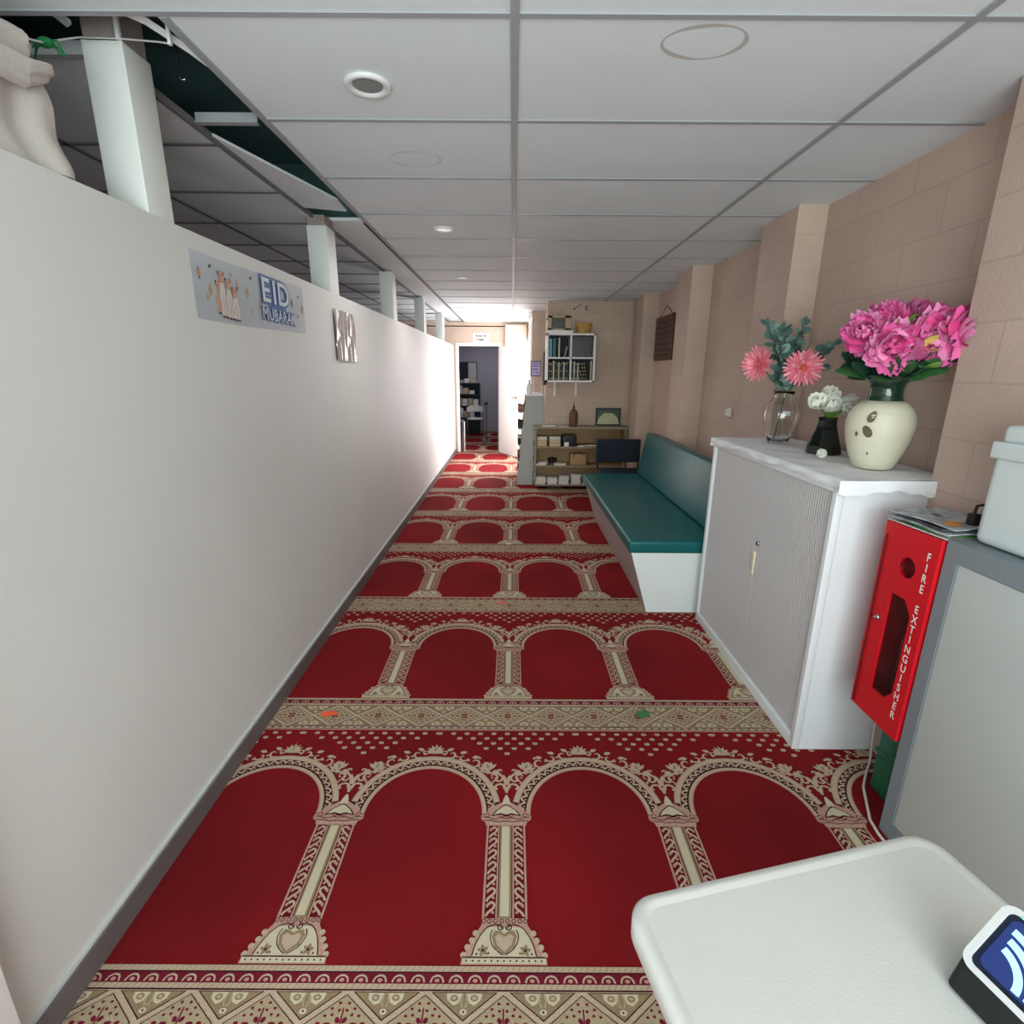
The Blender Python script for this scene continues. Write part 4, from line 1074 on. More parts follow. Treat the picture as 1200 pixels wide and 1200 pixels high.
# countertop device
e_t, d_t = e, d
ang = math.radians(15.6); e = Vector((math.cos(ang), math.sin(ang), 0)); d = Vector((math.sin(ang), -math.cos(ang), 0))
O = Vector((.654, .559, TH+.0)); DW, DL = .120, .200
t = thing('card_terminal', 'black countertop device with white rimmed blue screen on the white table', 'payment device', O+e*DW/2+d*DL/2)
zf, zr = .046, .131
b = B('device_black')
A_, B_, C_, D_ = O, O+e*DW, O+e*DW+d*DL, O+d*DL
bm = bmesh.new()
lo = [bm.verts.new(p+Vector((0, 0, .001))) for p in (A_, B_, C_, D_)]
hi = [bm.verts.new(p+Vector((0, 0, h))) for p, h in ((A_+e*.016, zf), (A_+e*.092, zr), (D_+e*.092, zr), (D_+e*.016, zf))]
bm.faces.new(lo[::-1]); bm.faces.new(hi)
for k in range(4): bm.faces.new((lo[k], lo[(k+1) % 4], hi[(k+1) % 4], hi[k]))
bmesh.ops.recalc_face_normals(bm, faces=bm.faces[:]); bmesh.ops.bevel(bm, geom=bm.edges[:], offset=.009, segments=3, profile=.6, affect='EDGES')
b.addbm(bm, 'device_black', True); obj('body', b, t)
sl = (e*.076+Vector((0, 0, zr-zf))).normalized(); nn = sl.cross(-d).normalized()
if nn.z < 0: nn = -nn
F0 = A_+Vector((0, 0, zf))+e*.016; SLN = math.hypot(.076, zr-zf)
def onf(a, c, h=0): return F0+sl*a+d*c+nn*h
def rrect(a0, a1, c0, c1, r, h, n=6):
    out = []
    for (ca, cc, s0) in ((a1-r, c1-r, 0), (a0+r, c1-r, PI/2), (a0+r, c0+r, PI), (a1-r, c0+r, 1.5*PI)):
        for k in range(n+1):
            q = s0+k/n*PI/2; out.append(onf(ca+r*math.cos(q), cc+r*math.sin(q), h))
    return out
b = B('bezel')
ro, rh, ri, rb = rrect(.0, SLN, .0, DL, .018, .000), rrect(.0, SLN, .0, DL, .018, .006), rrect(.009, SLN-.009, .009, DL-.009, .010, .006), rrect(.009, SLN-.009, .009, DL-.009, .010, .001)
for r0_, r1_ in ((ro, rh), (rh, ri), (ri, rb)):
    for j in range(len(r0_)): b.face([r0_[j], r0_[(j+1) % len(r0_)], r1_[(j+1) % len(r1_)], r1_[j]])
obj('bezel', b, t, label='white rim')
b = B('screen_dark'); b.face(rrect(.0085, SLN-.0085, .0085, DL-.0085, .010, .0022)); sc = obj('screen', b, t)
b = B('screen_blue'); b.face(rrect(.016, SLN-.014, .016, DL-.016, .010, .0026)); 
ac = (.000, .118)
def arcs(r_in, r_out, a0, a1, cen):
    for k in range(14):
        q0, q1 = a0+(a1-a0)*k/14, a0+(a1-a0)*(k+1)/14
        f_ = lambda r, q: onf(cen[0]+r*math.cos(q), cen[1]+r*math.sin(q), .0031)
        b.face([f_(r_in, q0), f_(r_out, q0), f_(r_out, q1), f_(r_in, q1)], 'screen_arc')
for r_ in (.034, .048, .062): arcs(r_, r_+.0095, .02+(.062-r_)*4, PI/2-.06, (.0165, .022))
arcs(.022, .034, PI*.55, PI*1.7, (.075, .115)); arcs(.010, .016, 0, 2*PI, (.075, .115))
obj('screen_graphic', b, sc, label='light blue arcs on a dark blue screen')
b = B('led_green'); b.ball(onf(SLN-.007, .022, .006), .0016, n=8); obj('indicator_light', b, t)

# ------------------------------------------------------------------ low bookshelf
SX0, SX1, SA, SB, SH = .315, 1.585, 7.16, 7.49, .885
t = thing('low_bookshelf', 'low pine bookshelf with three open tiers against the cross wall', 'bookshelf', ((SX0+SX1)/2, (SA+SB)/2, 0))
b = B('pine_edge'); b.box(SX0-.02, SX1+.02, SA-.02, SB, SH-.025, SH, bev=.003); obj('top_board', b, t)
for x in (SX0, SX1-.02):
    b = B('pine_edge'); b.box(x, x+.02, SA, SB, .06, SH-.025); obj('side_panel', b, t)
b = B('pine'); b.box(SX0+.02, SX1-.02, SB-.012, SB-.002, .06, SH-.025); obj('back_panel', b, t)
TI = (.075, .345, .612)
for z in TI:
    b = B('pine'); b.box(SX0+.02, SX1-.02, SA+.004, SB-.012, z-.018, z); b.box(SX0+.02, SX1-.02, SA, SA+.004, z-.020, z, 'pine_edge'); obj('shelf', b, t)
b = B('dark_wood'); b.box(SX0+.02, SX1-.02, SA+.05, SB-.02, .035, .057)
obj('plinth', b, t)
for (x, y) in ((SX0+.06, SA+.06), (SX1-.06, SA+.06), (SX0+.06, SB-.06), (SX1-.06, SB-.06)):
    b = B('black'); b.tube([(x-.012, y, .020), (x+.012, y, .020)], .0195, n=14); obj('castor', b, t)
def boxthing(name, lab, cat, x0, x1, y0, y1, z0, z1, m, grp=None, bev=.002, rot=0):
    b = B(m); c = Vector(((x0+x1)/2, (y0+y1)/2, (z0+z1)/2))
    b.obox(Matrix.Translation(c) @ Matrix.Rotation(rot, 4, 'Z'), x1-x0, y1-y0, z1-z0, m, bev)
    return b, solo(name, b, lab, cat, (c.x, c.y, z0), grp)
def book(x, y, z, w_, dp, h, m, lab, grp, rot=0, cover=None):
    """a book lying flat: cover and page block"""
    t = thing('book', lab, 'book', (x, y, z), grp)
    mt = Matrix.Translation((x, y, z+h/2)) @ Matrix.Rotation(rot, 4, 'Z')
    b = B(m); 
    for s in (-1, 1): b.obox(mt @ Matrix.Translation((0, 0, s*(h/2-.002))), w_, dp, .003, m)
    b.obox(mt @ Matrix.Translation((-w_/2+.0015, 0, 0)), .003, dp, h-.003, m); obj('cover', b, t)
    b = B('paper'); b.obox(mt, w_-.010, dp-.008, h-.007); obj('pages', b, t)
    return t
zz = TI[2]+.001
for i, (x0, x1, lab) in enumerate(((.345, .485, 'left stack of tan paper sheets on the top tier of the bookshelf'), (.515, .672, 'right stack of tan paper sheets on the top tier of the bookshelf'))):
    t = thing('paper_stack', lab, 'paper', ((x0+x1)/2, 7.28, zz), 'paper stacks on the bookshelf')
    for k in range(3):
        b = B('paper_tan' if k < 2 else 'paper'); b.obox(Matrix.Translation(((x0+x1)/2, 7.28, zz+.0225+.045*k)) @ Matrix.Rotation(random.uniform(-.03, .03), 4, 'Z'), x1-x0-.004*k, .19, .043, None, .002); obj('bundle', b, t)
_b, _ = boxthing('storage_box', 'black storage box beside the tan paper stacks', 'box', .70, .90, 7.20, 7.42, zz, zz+.15, 'black', bev=.008)
b = B('brown_wood'); b.box(.71, .89, 7.30, 7.40, zz+.151, zz+.156); b.box(.74, .89, 7.2, 7.3, zz+.151, zz+.158); solo('notebook', b, 'thin brown notebook lying on the black storage box', 'book', (.8, 7.3, zz+.151))
b = B('paper_white'); b.box(.725, .79, 7.186, 7.196, zz, zz+.06, bev=.003); solo('small_carton', b, 'small white carton leaning before the black storage box', 'carton', (.757, 7.19, zz))
bk = [(1.0, .16, .022, 'book_red', 'reddish brown book lying on the top tier of the bookshelf', .2), (1.12, .18, .028, 'book_dark', 'dark book lying beside the navy chair on the top tier', -.15), (.95, .10, .014, 'paper_white', 'small white booklet before the reddish book on the top tier', .1), (1.34, .22, .03, 'paper_white', 'pale booklet on the top tier right of the navy chair', .1)]
for x, w_, h, m, lab, r_ in bk: book(x, 7.27 if h > .02 else 7.22, zz if h > .02 else zz, w_, .12 if h > .02 else .06, h, m, lab, 'books lying on the bookshelf', r_) if m != 'paper_white' or x > 1.3 else book(.955, 7.195, zz, .09, .05, .012, m, lab, 'books lying on the bookshelf', r_)
zz = TI[1]+.001
mid = [(.41, .0, .15, .022, 'paper_white', 'white book at the left end of the middle tier'), (.43, .022, .13, .018, 'paper_white', 'white book stacked on another at the left end of the middle tier'), (.68, 0, .17, .022, 'paper_white', 'white book lying before the dark bag on the middle tier')]
for x, dz, w_, h, m, lab in mid: book(x, 7.24, zz+dz, w_, .12, h, m, lab, 'books lying on the bookshelf', random.uniform(-.1, .1))
b = B('black')
for k in range(9): b.ball((.60+random.uniform(-.06, .08), 7.38+random.uniform(-.03, .02), zz+.040+random.uniform(0, .02)), random.uniform(.025, .045), random.uniform(.02, .035), random.uniform(.02, .04), n=8)
solo('dark_bag', b, 'crumpled black bag behind the white book on the middle tier', 'bag', (.62, 7.38, zz))
t = thing('handbag', 'brown woven handbag on the middle tier of the bookshelf', 'bag', (.93, 7.27, zz))
b = B('brown_wood'); b.box(.82, 1.05, 7.20, 7.34, zz, zz+.16, 'pine', bev=.02, seg=3); obj('body', b, t)
b = B('brown_wood'); b.tube([(.86, 7.195, zz+.12), (.87, 7.195, zz+.175), (.93, 7.195, zz+.185), (1.0, 7.195, zz+.175), (1.01, 7.195, zz+.12)], .006); b.ball((.935, 7.197, zz+.09), .022, .008, .022, 'cream_frame'); obj('handle', b, t)
zz = TI[0]+.001
low = []
for i, (x, n) in enumerate(((.405, 4), (.570, 3), (.570, 0), (.735, 4), (.905, 5), (1.08, 4), (1.26, 4), (1.44, 3))):
    zc = zz
    for k in range(n):
        h = random.choice((.022, .026, .030))
        words = ('bottom', 'second', 'third', 'fourth', 'topmost')
        w_ = random.uniform(.125, .160)
        book(x+random.uniform(-.008, .008), 7.26, zc, w_, .17, h, random.choice(['paper_white', 'book_cream', 'paper_white', 'paper']), '%s book of the %s pile on the lowest tier of the bookshelf' % (words[k], ('first', 'second', 'second', 'third', 'fourth', 'fifth', 'sixth', 'last')[i]), 'books piled on the lowest tier', random.uniform(-.06, .06)); zc += h+.0005
# things on the bookshelf top
c0 = (.855, 7.30, SH)
t = thing('ornamental_urn', 'brown urn with tall thin finial on the bookshelf top', 'ornament', c0)
b = B('urn'); b.lathe([(.045, 0), (.052, .006), (.060, .05), (.062, .12), (.060, .17), (.050, .205), (.030, .228), (.014, .236)], c0, n=26); obj('body', b, t)
b = B('dark_wood'); b.lathe([(.012, .236), (.010, .25), (.018, .262), (.010, .275), (.004, .29), (.008, .300), (.003, .312), (.0015, .36)], c0, n=14); obj('finial', b, t)
t = thing('picture_frame', 'dark framed green picture leaning on the bookshelf top', 'picture', (1.36, 7.44, SH))
b = B('black'); fx0, fx1, fz0, fz1 = 1.185, 1.535, SH+.002, SH+.245
for (a, c, z0, z1) in ((fx0, fx1, fz0, fz0+.018), (fx0, fx1, fz1-.018, fz1), (fx0, fx0+.018, fz0, fz1), (fx1-.018, fx1, fz0, fz1)): b.box(a, c, 7.40, 7.42, z0, z1)
obj('frame', b, t)
b = B('art_green'); b.box(fx0+.015, fx1-.015, 7.408, 7.415, fz0+.015, fz1-.015)
b.face([(fx0+.02+(fx1-fx0-.04)*u/12, 7.4072, fz0+.018+(.02 if u in (0, 12) else .06+.10*math.sin(PI*u/12)**.7+.006*math.sin(u*5))) for u in range(13)]+[(fx1-.02, 7.4072, fz0+.018), (fx0+.02, 7.4072, fz0+.018)], 'art_cream'); obj('picture', b, t, label='pale green hill picture')
b = B('paper_white')
b.box(.42, .60, 7.20, 7.32, SH+.001, SH+.012); b.obox(Matrix.Translation((.50, 7.26, SH+.028)) @ Matrix.Rotation(.5, 4, 'Y'), .10, .08, .003); solo('papers', b, 'loose white papers on the left of the bookshelf top', 'paper', (.5, 7.26, SH))
b = B('mag_light'); b.box(.63, .78, 7.18, 7.30, SH+.001, SH+.008); solo('booklet', b, 'flat pale booklet left of the brown urn', 'booklet', (.7, 7.24, SH))

# ------------------------------------------------------------------ white cube shelf on the wall
QX0, QX1, QZ0, QZ1, QA, QB = .450, 1.105, 1.488, 2.118, 7.20, 7.498
t = thing('wall_cube_shelf', 'white four compartment shelf mounted high on the cross wall', 'shelf', ((QX0+QX1)/2, 7.35, QZ0))
th = .024; xm = (QX0+QX1)/2; zm = (QZ0+QZ1)/2
b = B('white_paint')
b.box(QX0, QX1, QA, QB, QZ0, QZ0+th); b.box(QX0, QX1, QA, QB, QZ1-th, QZ1); b.box(QX0, QX0+th, QA, QB, QZ0, QZ1); b.box(QX1-th, QX1, QA, QB, QZ0, QZ1); obj('frame', b, t)
b = B('white_paint'); b.box(xm-.010, xm+.010, QA+.002, QB, QZ0+th, QZ1-th); b.box(QX0+th, QX1-th, QA+.002, QB, zm-.010, zm+.010); obj('divider', b, t)
b = B('far_dark'); b.box(QX0+th, QX1-th, QB-.006, QB-.001, QZ0+th, QZ1-th); obj('back_panel', b, t)
for x in (.595, .895):
    b = B('white_paint'); b.box(x-.012, x+.012, 7.488, 7.499, 1.29, QZ0-.001); solo('mounting_bracket', b, '%s white bracket strip on the wall under the cube shelf' % ('left' if x < .7 else 'right'), 'bracket', (x, 7.49, 1.29), 'brackets under the cube shelf')
def upright(x, w_, h, z, m, lab, grp, tilt=0, dp=.20, deco=None):
    t = thing('book', lab, 'book', (x, 7.32, z), grp)
    mt = Matrix.Translation((x, 7.32, z)) @ Matrix.Rotation(tilt, 4, 'Y') @ Matrix.Translation((0, 0, h/2+.001+abs(math.sin(tilt))*w_/2))
    b = B(m); b.obox(mt @ Matrix.Translation((0, -dp/2+.002, 0)), w_, .004, h)
    for s in (-1, 1): b.obox(mt @ Matrix.Translation((s*(w_/2-.0015), 0, 0)), .003, dp, h)
    if deco:
        for k in range(deco): b.obox(mt @ Matrix.Translation((0, -dp/2-.0006, h*(-.40+.8*k/max(1, deco-1)))), w_*.62, .001, h*random.uniform(.03, .09), random.choice(['gilt', 'book_cream', 'gilt']))
    obj('cover', b, t)
    b = B('paper'); b.obox(mt @ Matrix.Translation((0, .002, 0)), w_-.007, dp-.008, h-.008); obj('pages', b, t)
zl = QZ0+th
x = QX0+th+.012; g = 'dark books in the lower left cube'
for k in range(11):
    w_ = random.choice((.020, .022, .024)); m = ['book_dark', 'book_green', 'book_cream', 'book_dark', 'book_green', 'book_cream', 'book_green', 'book_dark', 'book_cream', 'book_green', 'book_dark'][k]
    upright(x+w_/2, w_, random.uniform(.225, .255), zl, m, ('cream' if m == 'book_cream' else 'dark')+' spined book upright in the lower left cube of the wall shelf', g+(' with cream spines' if m == 'book_cream' else ''), 0, .2, 3); x += w_+.0025
x = xm+.010+.008; g = 'books in the lower right cube'
for k in range(5):
    w_ = .022; m = ['book_green', 'book_cream', 'book_dark', 'book_cream', 'book_green'][k]
    upright(x+w_/2, w_, random.uniform(.225, .255), zl, m, ('cream' if m == 'book_cream' else 'dark')+' spined book upright in the lower right cube of the wall shelf', g+(' with cream spines' if m == 'book_cream' else ''), 0, .2, 3); x += w_+.0025
for k in range(3): upright(x+.024+k*.030, .020, .24, zl, 'book_dark', 'dark book leaning left in the lower right cube of the wall shelf', 'leaning books in the lower right cube', -.20, .2, 5)
upright(QX1-th-.022, .020, .25, zl, 'book_cream', 'cream spined book at the far right of the lower right cube', None, 0, .2, 4)
zu = zm+.010
upright(QX0+th+.030, .045, .235, zu, 'book_lightteal', 'thick pale teal book in the upper left cube', None, 0, .2)
upright(QX0+th+.082, .045, .240, zu, 'book_teal', 'thick dark teal book in the upper left cube', None, 0, .2)
upright(QX0+th+.145, .026, .245, zu, 'book_cream', 'cream and brown speckled book standing alone in the upper left cube', None, 0, .2, 9)
upright(QX0+th+.225, .010, .14, zu, 'paper_white', 'thin white booklet leaning in the upper left cube', None, .22, .15)
t = thing('glass_front_picture', 'dark glazed picture leaning inside the upper right cube', 'picture', (.94, 7.3, zu))
b = B('dark_photo'); b.box(xm+.02, QX1-th-.01, 7.30, 7.31, zu+.001, zu+.27); obj('picture', b, t)
b = B('black'); b.box(xm+.015, xm+.025, 7.292, 7.312, zu, zu+.275); b.box(QX1-th-.015, QX1-th-.003, 7.292, 7.312, zu, zu+.275); obj('frame', b, t)
# on top of the cube shelf
b, _ = boxthing('flat_carton', 'flat white carton lying on top of the cube shelf', 'box', .475, .800, 7.22, 7.44, QZ1, QZ1+.040, 'paper_white')
t = thing('picture_frame', 'cream framed picture with dark centre standing on the flat white carton', 'picture', (.61, 7.33, QZ1+.041))
fz = QZ1+.041; b = B('cream_frame')
for (a, c, z0, z1) in ((.47, .78, fz, fz+.03), (.47, .78, fz+.165, fz+.19), (.47, .525, fz, fz+.19), (.70, .78, fz, fz+.19)): b.box(a, c, 7.35, 7.37, z0, z1)
obj('frame', b, t)
b = B('dark_photo'); b.box(.52, .705, 7.355, 7.362, fz+.025, fz+.168); b.box(.52, .53, 7.345, 7.36, fz+.02, fz+.16, 'black'); b.box(.69, .70, 7.345, 7.36, fz+.02, fz+.16, 'black'); obj('picture', b, t)
t = thing('straw_basket', 'small golden straw basket on top of the cube shelf', 'basket', (.955, 7.32, QZ1))
b = B('straw')
for k in range(9):
    b.lathe([(.088+.0025*k, .002+.014*k), (.094+.0025*k, .009+.014*k), (.088+.0025*k, .015+.014*k)], (.955, 7.34, QZ1), n=26, closed=False)
b.lathe([(.001, .003), (.088, .002)], (.955, 7.34, QZ1), n=26, closed=False); obj('bowl', b, t)
b = B('dark_wood'); b.box(.865, 1.05, 7.24, 7.42, QZ1, QZ1+.006); solo('dark_tray', b, 'thin dark tray under the straw basket', 'tray', (.955, 7.33, QZ1)); t.location.z += .007
# stickers on the wall above
g = 'small dark wall stickers above the cube shelf'
def wsticker(x, z, s, kind, lab):
    b = B('dark_wood')
    if kind == 'crescent':
        n = 16; a0 = .7
        out = [(x+s*math.cos(a0+(2*PI-2*a0)*k/n), 7.499-.0025, z+s*math.sin(a0+(2*PI-2*a0)*k/n)) for k in range(n+1)]
        inn = [(x+s*.25+s*.72*math.cos(.85+(2*PI-1.7)*k/n), 7.499-.0025, z+s*.72*math.sin(.85+(2*PI-1.7)*k/n)) for k in range(n+1)]
        for k in range(n): b.prism([out[k], out[k+1], inn[k+1], inn[k]], (0, .002, 0))
    else:
        b.prism([(x+s*(1 if k % 2 == 0 else .45)*math.cos(k*PI/5+PI/2), 7.4965, z+s*(1 if k % 2 == 0 else .45)*math.sin(k*PI/5+PI/2)) for k in range(10)], (0, .002, 0))
    solo('wall_sticker', b, lab, 'sticker', (x, 7.498, z), g)
wsticker(1.01, 2.46, .028, 'crescent', 'dark crescent sticker high on the cross wall')
wsticker(.835, 2.455, .022, 'star', 'lowest star sticker of the slanting row on the cross wall'); wsticker(.875, 2.478, .018, 'star', 'middle star sticker of the slanting row on the cross wall'); wsticker(.915, 2.505, .018, 'star', 'upper star sticker of the slanting row on the cross wall'); wsticker(.47, 2.32, .018, 'star', 'lone star sticker left of the cream picture frame')
t = thing('dried_stems', 'faint dried tan stems rising behind the cream picture frame', 'dried plant', (.52, 7.45, QZ1+.041))
b = B('cream_frame')
for k in range(6): b.tube([(.52+.012*k, 7.44, QZ1+.04), (.52+.02*k, 7.45, QZ1+.2), (.50+.035*k, 7.46, QZ1+.30+.02*(k % 3))], .0025, 'gold' if k % 2 else 'cream_frame', n=5)
obj('stem', b, t)

# ------------------------------------------------------------------ shoe rack
t = thing('shoe_rack', 'grey sided shoe rack standing end on between bookshelf and doorway', 'shoe rack', (.25, 7.95, 0))
b = B('grey_panel'); b.prism([(.068, 7.497, 0), (.306, 7.497, 0), (.306, 7.497, .70), (.44, 7.497, .90), (.43, 7.497, 1.29), (.188, 7.497, 1.29)], (0, -.02, 0)); obj('side_panel', b, t, label='pale grey slanted end panel')
b = B('grey_panel'); b.prism([(.078, 8.36, 0), (.40, 8.36, 0), (.43, 8.36, 1.29), (.188, 8.36, 1.29)], (0, -.02, 0)); obj('side_panel', b, t)
RS = (.10, .34, .58, .82, 1.06)
for z in RS:
    x0 = .078; b = B('white_paint'); b.box(x0, .40, 7.50, 8.34, z-.016, z); obj('shelf', b, t)
b = B('white_paint'); b.box(.19, .43, 7.45, 8.38, 1.29, 1.31); obj('top_board', b, t)
def shoe(x, y, z, m, lab):
    t = thing('shoe', lab, 'shoe', (x, y, z), 'shoes on the shoe rack')
    b = B(m)
    def f(u, v):
        a = v*PI; L = .25*(u-.5); w_ = .042*(.75+.35*math.sin(PI*min(1, .2+u*.9))); h = .045+.045*max(0, (u-.35))*1.4
        h = h*(1 if u > .1 else .4+6*u)
        return (x-L, y+w_*math.cos(a)*math.sin(PI*min(.97, max(.03, u)))**.3, z+.014+h*math.sin(a))
    b.grid(f, 14, 8); obj('upper', b, t)
    b = B('black'); b.box(x-.125, x+.125, y-.040, y+.040, z+.001, z+.014, bev=.004); obj('sole', b, t)
sn = {.10: 'lowest', .34: 'second lowest', .58: 'middle', .82: 'second highest', 1.06: 'highest'}
for z in RS:
    for k in range(3):
        y = 7.60+k*.26; m = random.choice(['shoe_a', 'shoe_b', 'shoe_a', 'shoe_c'])
        shoe(.205, y, z, m, '%s shoe on the %s rack shelf, %s from the grey end panel' % ({'shoe_a': 'black', 'shoe_b': 'brown', 'shoe_c': 'pale'}[m], sn[z], ('first', 'second', 'third')[k]))
# on the rack
t = thing('sanitiser_bottle', 'white pump bottle glowing in the window light on the shoe rack', 'bottle', (.235, 7.56, 1.31))
b = B('paper_white'); b.lathe([(.042, 0), (.044, .01), (.044, .11), (.030, .135), (.016, .14)], (.235, 7.56, 1.311), n=20); obj('body', b, t)
b = B('lavender'); b.lathe([(.018, .14), (.018, .155), (.010, .165), (.022, .185), (.022, .195)], (.235, 7.56, 1.311), n=14); obj('pump', b, t)  # purple window glare is put into the pump colour
t = thing('white_tray', 'white open tray with thin uprights at the back of the shoe rack top', 'tray', (.35, 7.62, 1.31))
b = B('paper_white'); b.box(.285, .425, 7.52, 7.75, 1.311, 1.325)
for x in (.305, .418): b.box(x-.004, x+.004, 7.73, 7.738, 1.325, 1.50)
obj('tray', b, t)
b = B('black')
for k in range(3): b.ball((.335+.032*k, 7.70, 1.331), .006)
obj('dark_knob', b, t)
b = B('black'); b.prism([(.145, 7.50, 1.15), (.185, 7.50, 1.15), (.205, 7.50, 1.25), (.192, 7.50, 1.27)], (0, .015, 0)); b.tube([(.198, 7.51, 1.26), (.215, 7.49, 1.312)], .003)
solo('shoe_horn', b, 'black brush hanging on the left side of the grey shoe rack', 'brush', (.18, 7.5, 1.2))
# lavender notice on a stand
t = thing('notice_frame', 'small lavender notice in a dark frame before the pink recess wall', 'notice', (.325, 7.60, 1.56))
b = B('brown_frame'); nx0, nx1, nz0, nz1, ny = .255, .400, 1.560, 1.770, 7.62
for (a, c, z0, z1) in ((nx0, nx1, nz0, nz0+.012), (nx0, nx1, nz1-.012, nz1), (nx0, nx0+.010, nz0, nz1), (nx1-.010, nx1, nz0, nz1)): b.box(a, c, ny, ny+.012, z0, z1)
obj('frame', b, t)
b = B('lavender'); b.box(nx0+.008, nx1-.008, ny+.004, ny+.009, nz0+.010, nz1-.010)
for (a, c, z) in ((.28, .375, 1.735), (.28, .375, 1.70), (.27, .36, 1.655), (.285, .305, 1.615), (.325, .37, 1.612)): b.box(a, c, ny+.0030, ny+.0039, z-.006, z+.006, 'print_purple')
obj('notice', b, t)
b = B('white_metal'); b.box(.300, .308, ny+.012, ny+.018, 1.312, 1.60); b.box(.27, .36, ny-.03, ny+.06, 1.311, 1.316); obj('stand', b, t)
# dark board on the wall end
b = B('brown_wood'); b.box(.430, .474, 7.51, 7.90, 1.44, 1.90, bev=.003)
b.box(.427, .4305, 7.54, 7.87, 1.47, 1.87, 'dark_wood'); solo('wooden_board', b, 'dark wooden board fixed to the end of the cross wall', 'board', (.463, 7.72, 1.44))

# ------------------------------------------------------------------ things on the right wall
t = thing('hanging_plaque', 'dark carved wooden plaque hung on the block wall by a cord', 'plaque', (1.78, 6.42, 1.76))
b = B('brown_wood'); b.box(1.765, 1.788, 6.02, 6.74, 1.762, 2.262, bev=.004)
for k in range(7): b.box(1.761, 1.766, 6.08, 6.68, 1.81+k*.062, 1.835+k*.062, 'dark_wood')
obj('board', b, t)
b = B('dark_wood'); b.tube([(1.784, 6.12, 2.262), (1.784, 6.38, 2.375), (1.784, 6.64, 2.262)], .004, n=6); obj('cord', b, t)
t = thing('wall_socket', 'small pale power socket on the block wall above the bench back', 'socket', (1.785, 4.31, 1.31))
b = B('socket'); b.box(1.772, 1.789, 4.25, 4.37, 1.275, 1.350, bev=.005); obj('plate', b, t)
b = B('lamp_grey'); b.box(1.770, 1.773, 4.275, 4.283, 1.31, 1.325); b.box(1.770, 1.773, 4.325, 4.333, 1.31, 1.325); b.box(1.765, 1.775, 4.31, 4.325, 1.338, 1.346); obj('switch', b, t)

# ------------------------------------------------------------------ doorway, door leaf, sign
hx, hy = -.262, 10.60; lx, ly = .112, 9.93
dv = Vector((lx-hx, ly-hy, 0)); L_ = dv.length; dv.normalize(); nv = Vector((dv.y, -dv.x, 0))
t = thing('open_door', 'white door leaf standing open beside the far doorway', 'door', (hx, hy, 0))
mt = Matrix.Translation((hx, hy, 0)) @ Matrix.Rotation(math.atan2(dv.y, dv.x), 4, 'Z')
b = B('door_white'); b.obox(mt @ Matrix.Translation((L_/2, 0, 1.052)), L_, .038, 2.08, None, .003); obj('leaf', b, t)
b = B('brass')
for s in (-1, 1):
    p = mt @ Vector((L_-.06, s*.02, 1.14)); q = mt @ Vector((L_-.06, s*.06, 1.14)); r = mt @ Vector((L_-.17, s*.062, 1.14)); b.tube([p, q, r], .010, n=8)
    b.tube([mt @ Vector((L_-.06, s*.019, 1.14)), mt @ Vector((L_-.06, s*.025, 1.14))], .028, n=14)
obj('handle', b, t)
t = thing('door_sign', 'white sign reading Room & Toilets above the far doorway', 'sign', (-.63, END-.004, 2.2))
b = B('paper_white'); b.box(-.79, -.465, END-.008, END-.001, 2.165, 2.345); b.box(-.765, -.757, END-.0095, END-.0082, 2.19, 2.32, 'mag_dark')
text_b('Room &', .060, ((-.735, END-.0085, 2.292), (1, 0, 0), (0, 0, 1)), 'black', .0008, offset=.0025, align='LEFT', b=b)
text_b('Toilets', .060, ((-.735, END-.0085, 2.222), (1, 0, 0), (0, 0, 1)), 'black', .0008, offset=.0025, align='LEFT', b=b)
obj('panel', b, t)

# ------------------------------------------------------------------ the room beyond the doorway
t = thing('dark_shelving', 'dark shelving unit filled with odds and ends in the far room', 'shelving', (-1.22, 13.85, 0))
b = B('far_dark'); b.box(-1.62, -.86, 13.98, 14.0, 0, 1.32)
for x in (-1.62, -.88): b.box(x, x+.02, 13.7, 14.0, 0, 1.32)
obj('carcass', b, t)
for z in (.12, .42, .72, 1.02, 1.30):
    b = B('far_dark'); b.box(-1.60, -.88, 13.7, 13.98, z, z+.02); obj('shelf', b, t)
cols = ['book_teal', 'paper_white', 'brown_wood', 'mag_grey', 'paper_tan', 'book_lightteal']
nm = {'book_teal': 'teal', 'paper_white': 'white', 'brown_wood': 'brown', 'mag_grey': 'grey', 'paper_tan': 'tan', 'book_lightteal': 'pale teal'}
rows_ = {.42: 'second', .72: 'third', 1.02: 'fourth', 1.30: 'top'}
for z in (.42, .72, 1.02, 1.30):
    x = -1.57; k = 0
    while x < -1.02:
        w_ = random.uniform(.09, .17); m = cols[(k*3+int(z*10)) % 6]; h = random.uniform(.08, .22) if z < 1.3 else random.uniform(.06, .12)
        boxthing('storage_box', '%s box %s on the %s board of the dark far shelving' % (nm[m], ('at the left', 'left of the middle', 'in the middle', 'right of the middle', 'near the right', 'at the right', 'at the far right')[k], rows_[z]), 'box', x, min(x+w_, -.90), 13.74, 13.92, z+.021, z+.021+h, m, 'boxes on the far shelving', .004); x += w_+.02; k += 1
t = thing('wall_mirror', 'dark and pale two part mirror on the back wall of the far room', 'mirror', (-1.2, 14.58, 1.4))
b = B('black'); b.box(-1.55, -.98, 14.575, 14.598, 1.40, 1.86); obj('frame', b, t)
b = B('far_dark'); b.box(-1.53, -1.24, 14.568, 14.575, 1.42, 1.84); b.box(-1.22, -1.0, 14.568, 14.575, 1.42, 1.84, 'mag_light'); obj('panel', b, t)
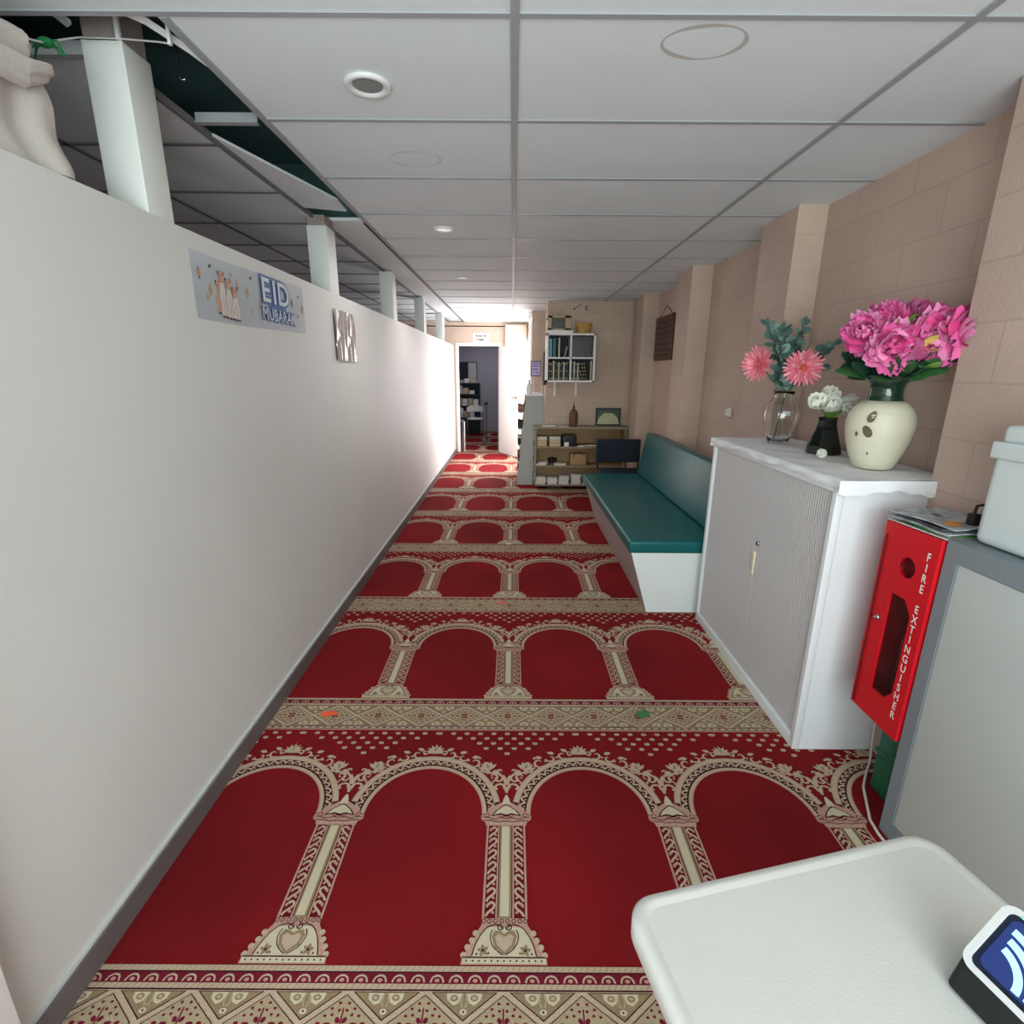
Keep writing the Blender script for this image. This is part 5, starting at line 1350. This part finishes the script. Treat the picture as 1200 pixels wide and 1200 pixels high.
def cafe_chair(x, y, lab):
    t = thing('cafe_chair', lab, 'chair', (x, y, 0), 'white chairs in the far room')
    b = B('white_paint'); b.lathe([(.20, .44), (.21, .45), (.21, .47), (.195, .475)], (x, y, 0), n=24); obj('seat', b, t)
    b = B('white_paint')
    b.grid(lambda u, v: (x+.22*math.cos(PI*u), y+.19*math.sin(PI*u)+.02, .62+.16*v*(.6+.4*math.sin(PI*u))), 16, 2); b.grid(lambda u, v: (x+.205*math.cos(PI*(1-u)), y+.175*math.sin(PI*u)+.02, .62+.16*v*(.6+.4*math.sin(PI*u))), 16, 2); obj('backrest', b, t)
    for (sx, sy) in ((-1, -1), (1, -1), (-1, 1), (1, 1)):
        b = B('table_leg'); b.tube([(x+sx*.20, y+sy*.17, .66 if sy > 0 else .45), (x+sx*.19, y+sy*.18, .003)], .010, n=8); obj('leg', b, t)
cafe_chair(-.95, 13.2, 'white round backed chair in front of the far shelving'); cafe_chair(-1.40, 12.6, 'white chair half hidden behind the left door jamb')
t = thing('stanchion', 'grey upright stand with round foot in the far room', 'stand', (-.62, 12.3, 0))
b = B('table_leg'); b.tube([(-.62, 12.3, .02), (-.62, 12.3, .86)], .016); obj('pole', b, t)
b = B('table_leg'); b.lathe([(.12, .002), (.12, .012), (.03, .025)], (-.62, 12.3, 0), n=24); obj('foot', b, t)
b = B('black'); b.box(-.66, -.58, 12.28, 12.32, .86, .92, bev=.006); obj('head', b, t)
b = B('white_paint'); b.prism([(-1.07, 10.9, .002), (-1.0, 10.72, .002), (-1.0, 10.74, .62), (-1.07, 10.92, .62)], (.012, .004, 0)); solo('leaning_board', b, 'white board leaning just inside the left door jamb', 'board', (-1.04, 10.8, 0))

# ------------------------------------------------------------------ small things on the carpet
def blob(x, y, rx, ry, m, lab, rot=0, grp=None):
    b = B(m); n = 14
    pts = [(x+rx*(1+.18*math.sin(3*a+1))*math.cos(a)*math.cos(rot)-ry*math.sin(a)*math.sin(rot), y+rx*math.cos(a)*math.sin(rot)+ry*(1+.2*math.sin(2*a))*math.sin(a)*math.cos(rot), .0042) for a in [2*PI*k/n for k in range(n)]]
    b.prism(pts, (0, 0, .0015)); solo('floor_sticker', b, lab, 'sticker', (x, y, .003), grp)
blob(-.893, 2.165, .042, .020, 'sticker_orange', 'orange sticker on the patterned border near the partition')
blob(.648, 2.175, .034, .026, 'sticker_green', 'green sticker on the patterned border near the ribbed cabinet')
blob(-.075, 3.43, .026, .018, 'sticker_orange', 'small orange sticker on the second patterned border')
blob(-.03, 4.75, .03, .02, 'sticker_white', 'small pale sticker on the third patterned border')
b = B('cable'); b.tube([(1.60, 1.92, .30), (1.575, 1.90, .14), (1.555, 1.86, .008), (1.50, 1.80, .008), (1.435, 1.72, .008), (1.390, 1.63, .008), (1.355, 1.56, .008), (1.345, 1.50, .008), (1.345, 1.35, .008)], .0052, n=8)
solo('power_cable', b, 'pale cable trailing across the carpet below the red cabinet', 'cable', (1.46, 1.70, .004))
b = B('green_plastic'); b.box(1.47, 1.60, 1.60, 1.74, .003, .30, bev=.012, seg=3); b.box(1.465, 1.605, 1.595, 1.745, .17, .185, bev=.003)
solo('plastic_canister', b, 'dark green canister on the floor under the red cabinet', 'canister', (1.53, 1.695, 0))
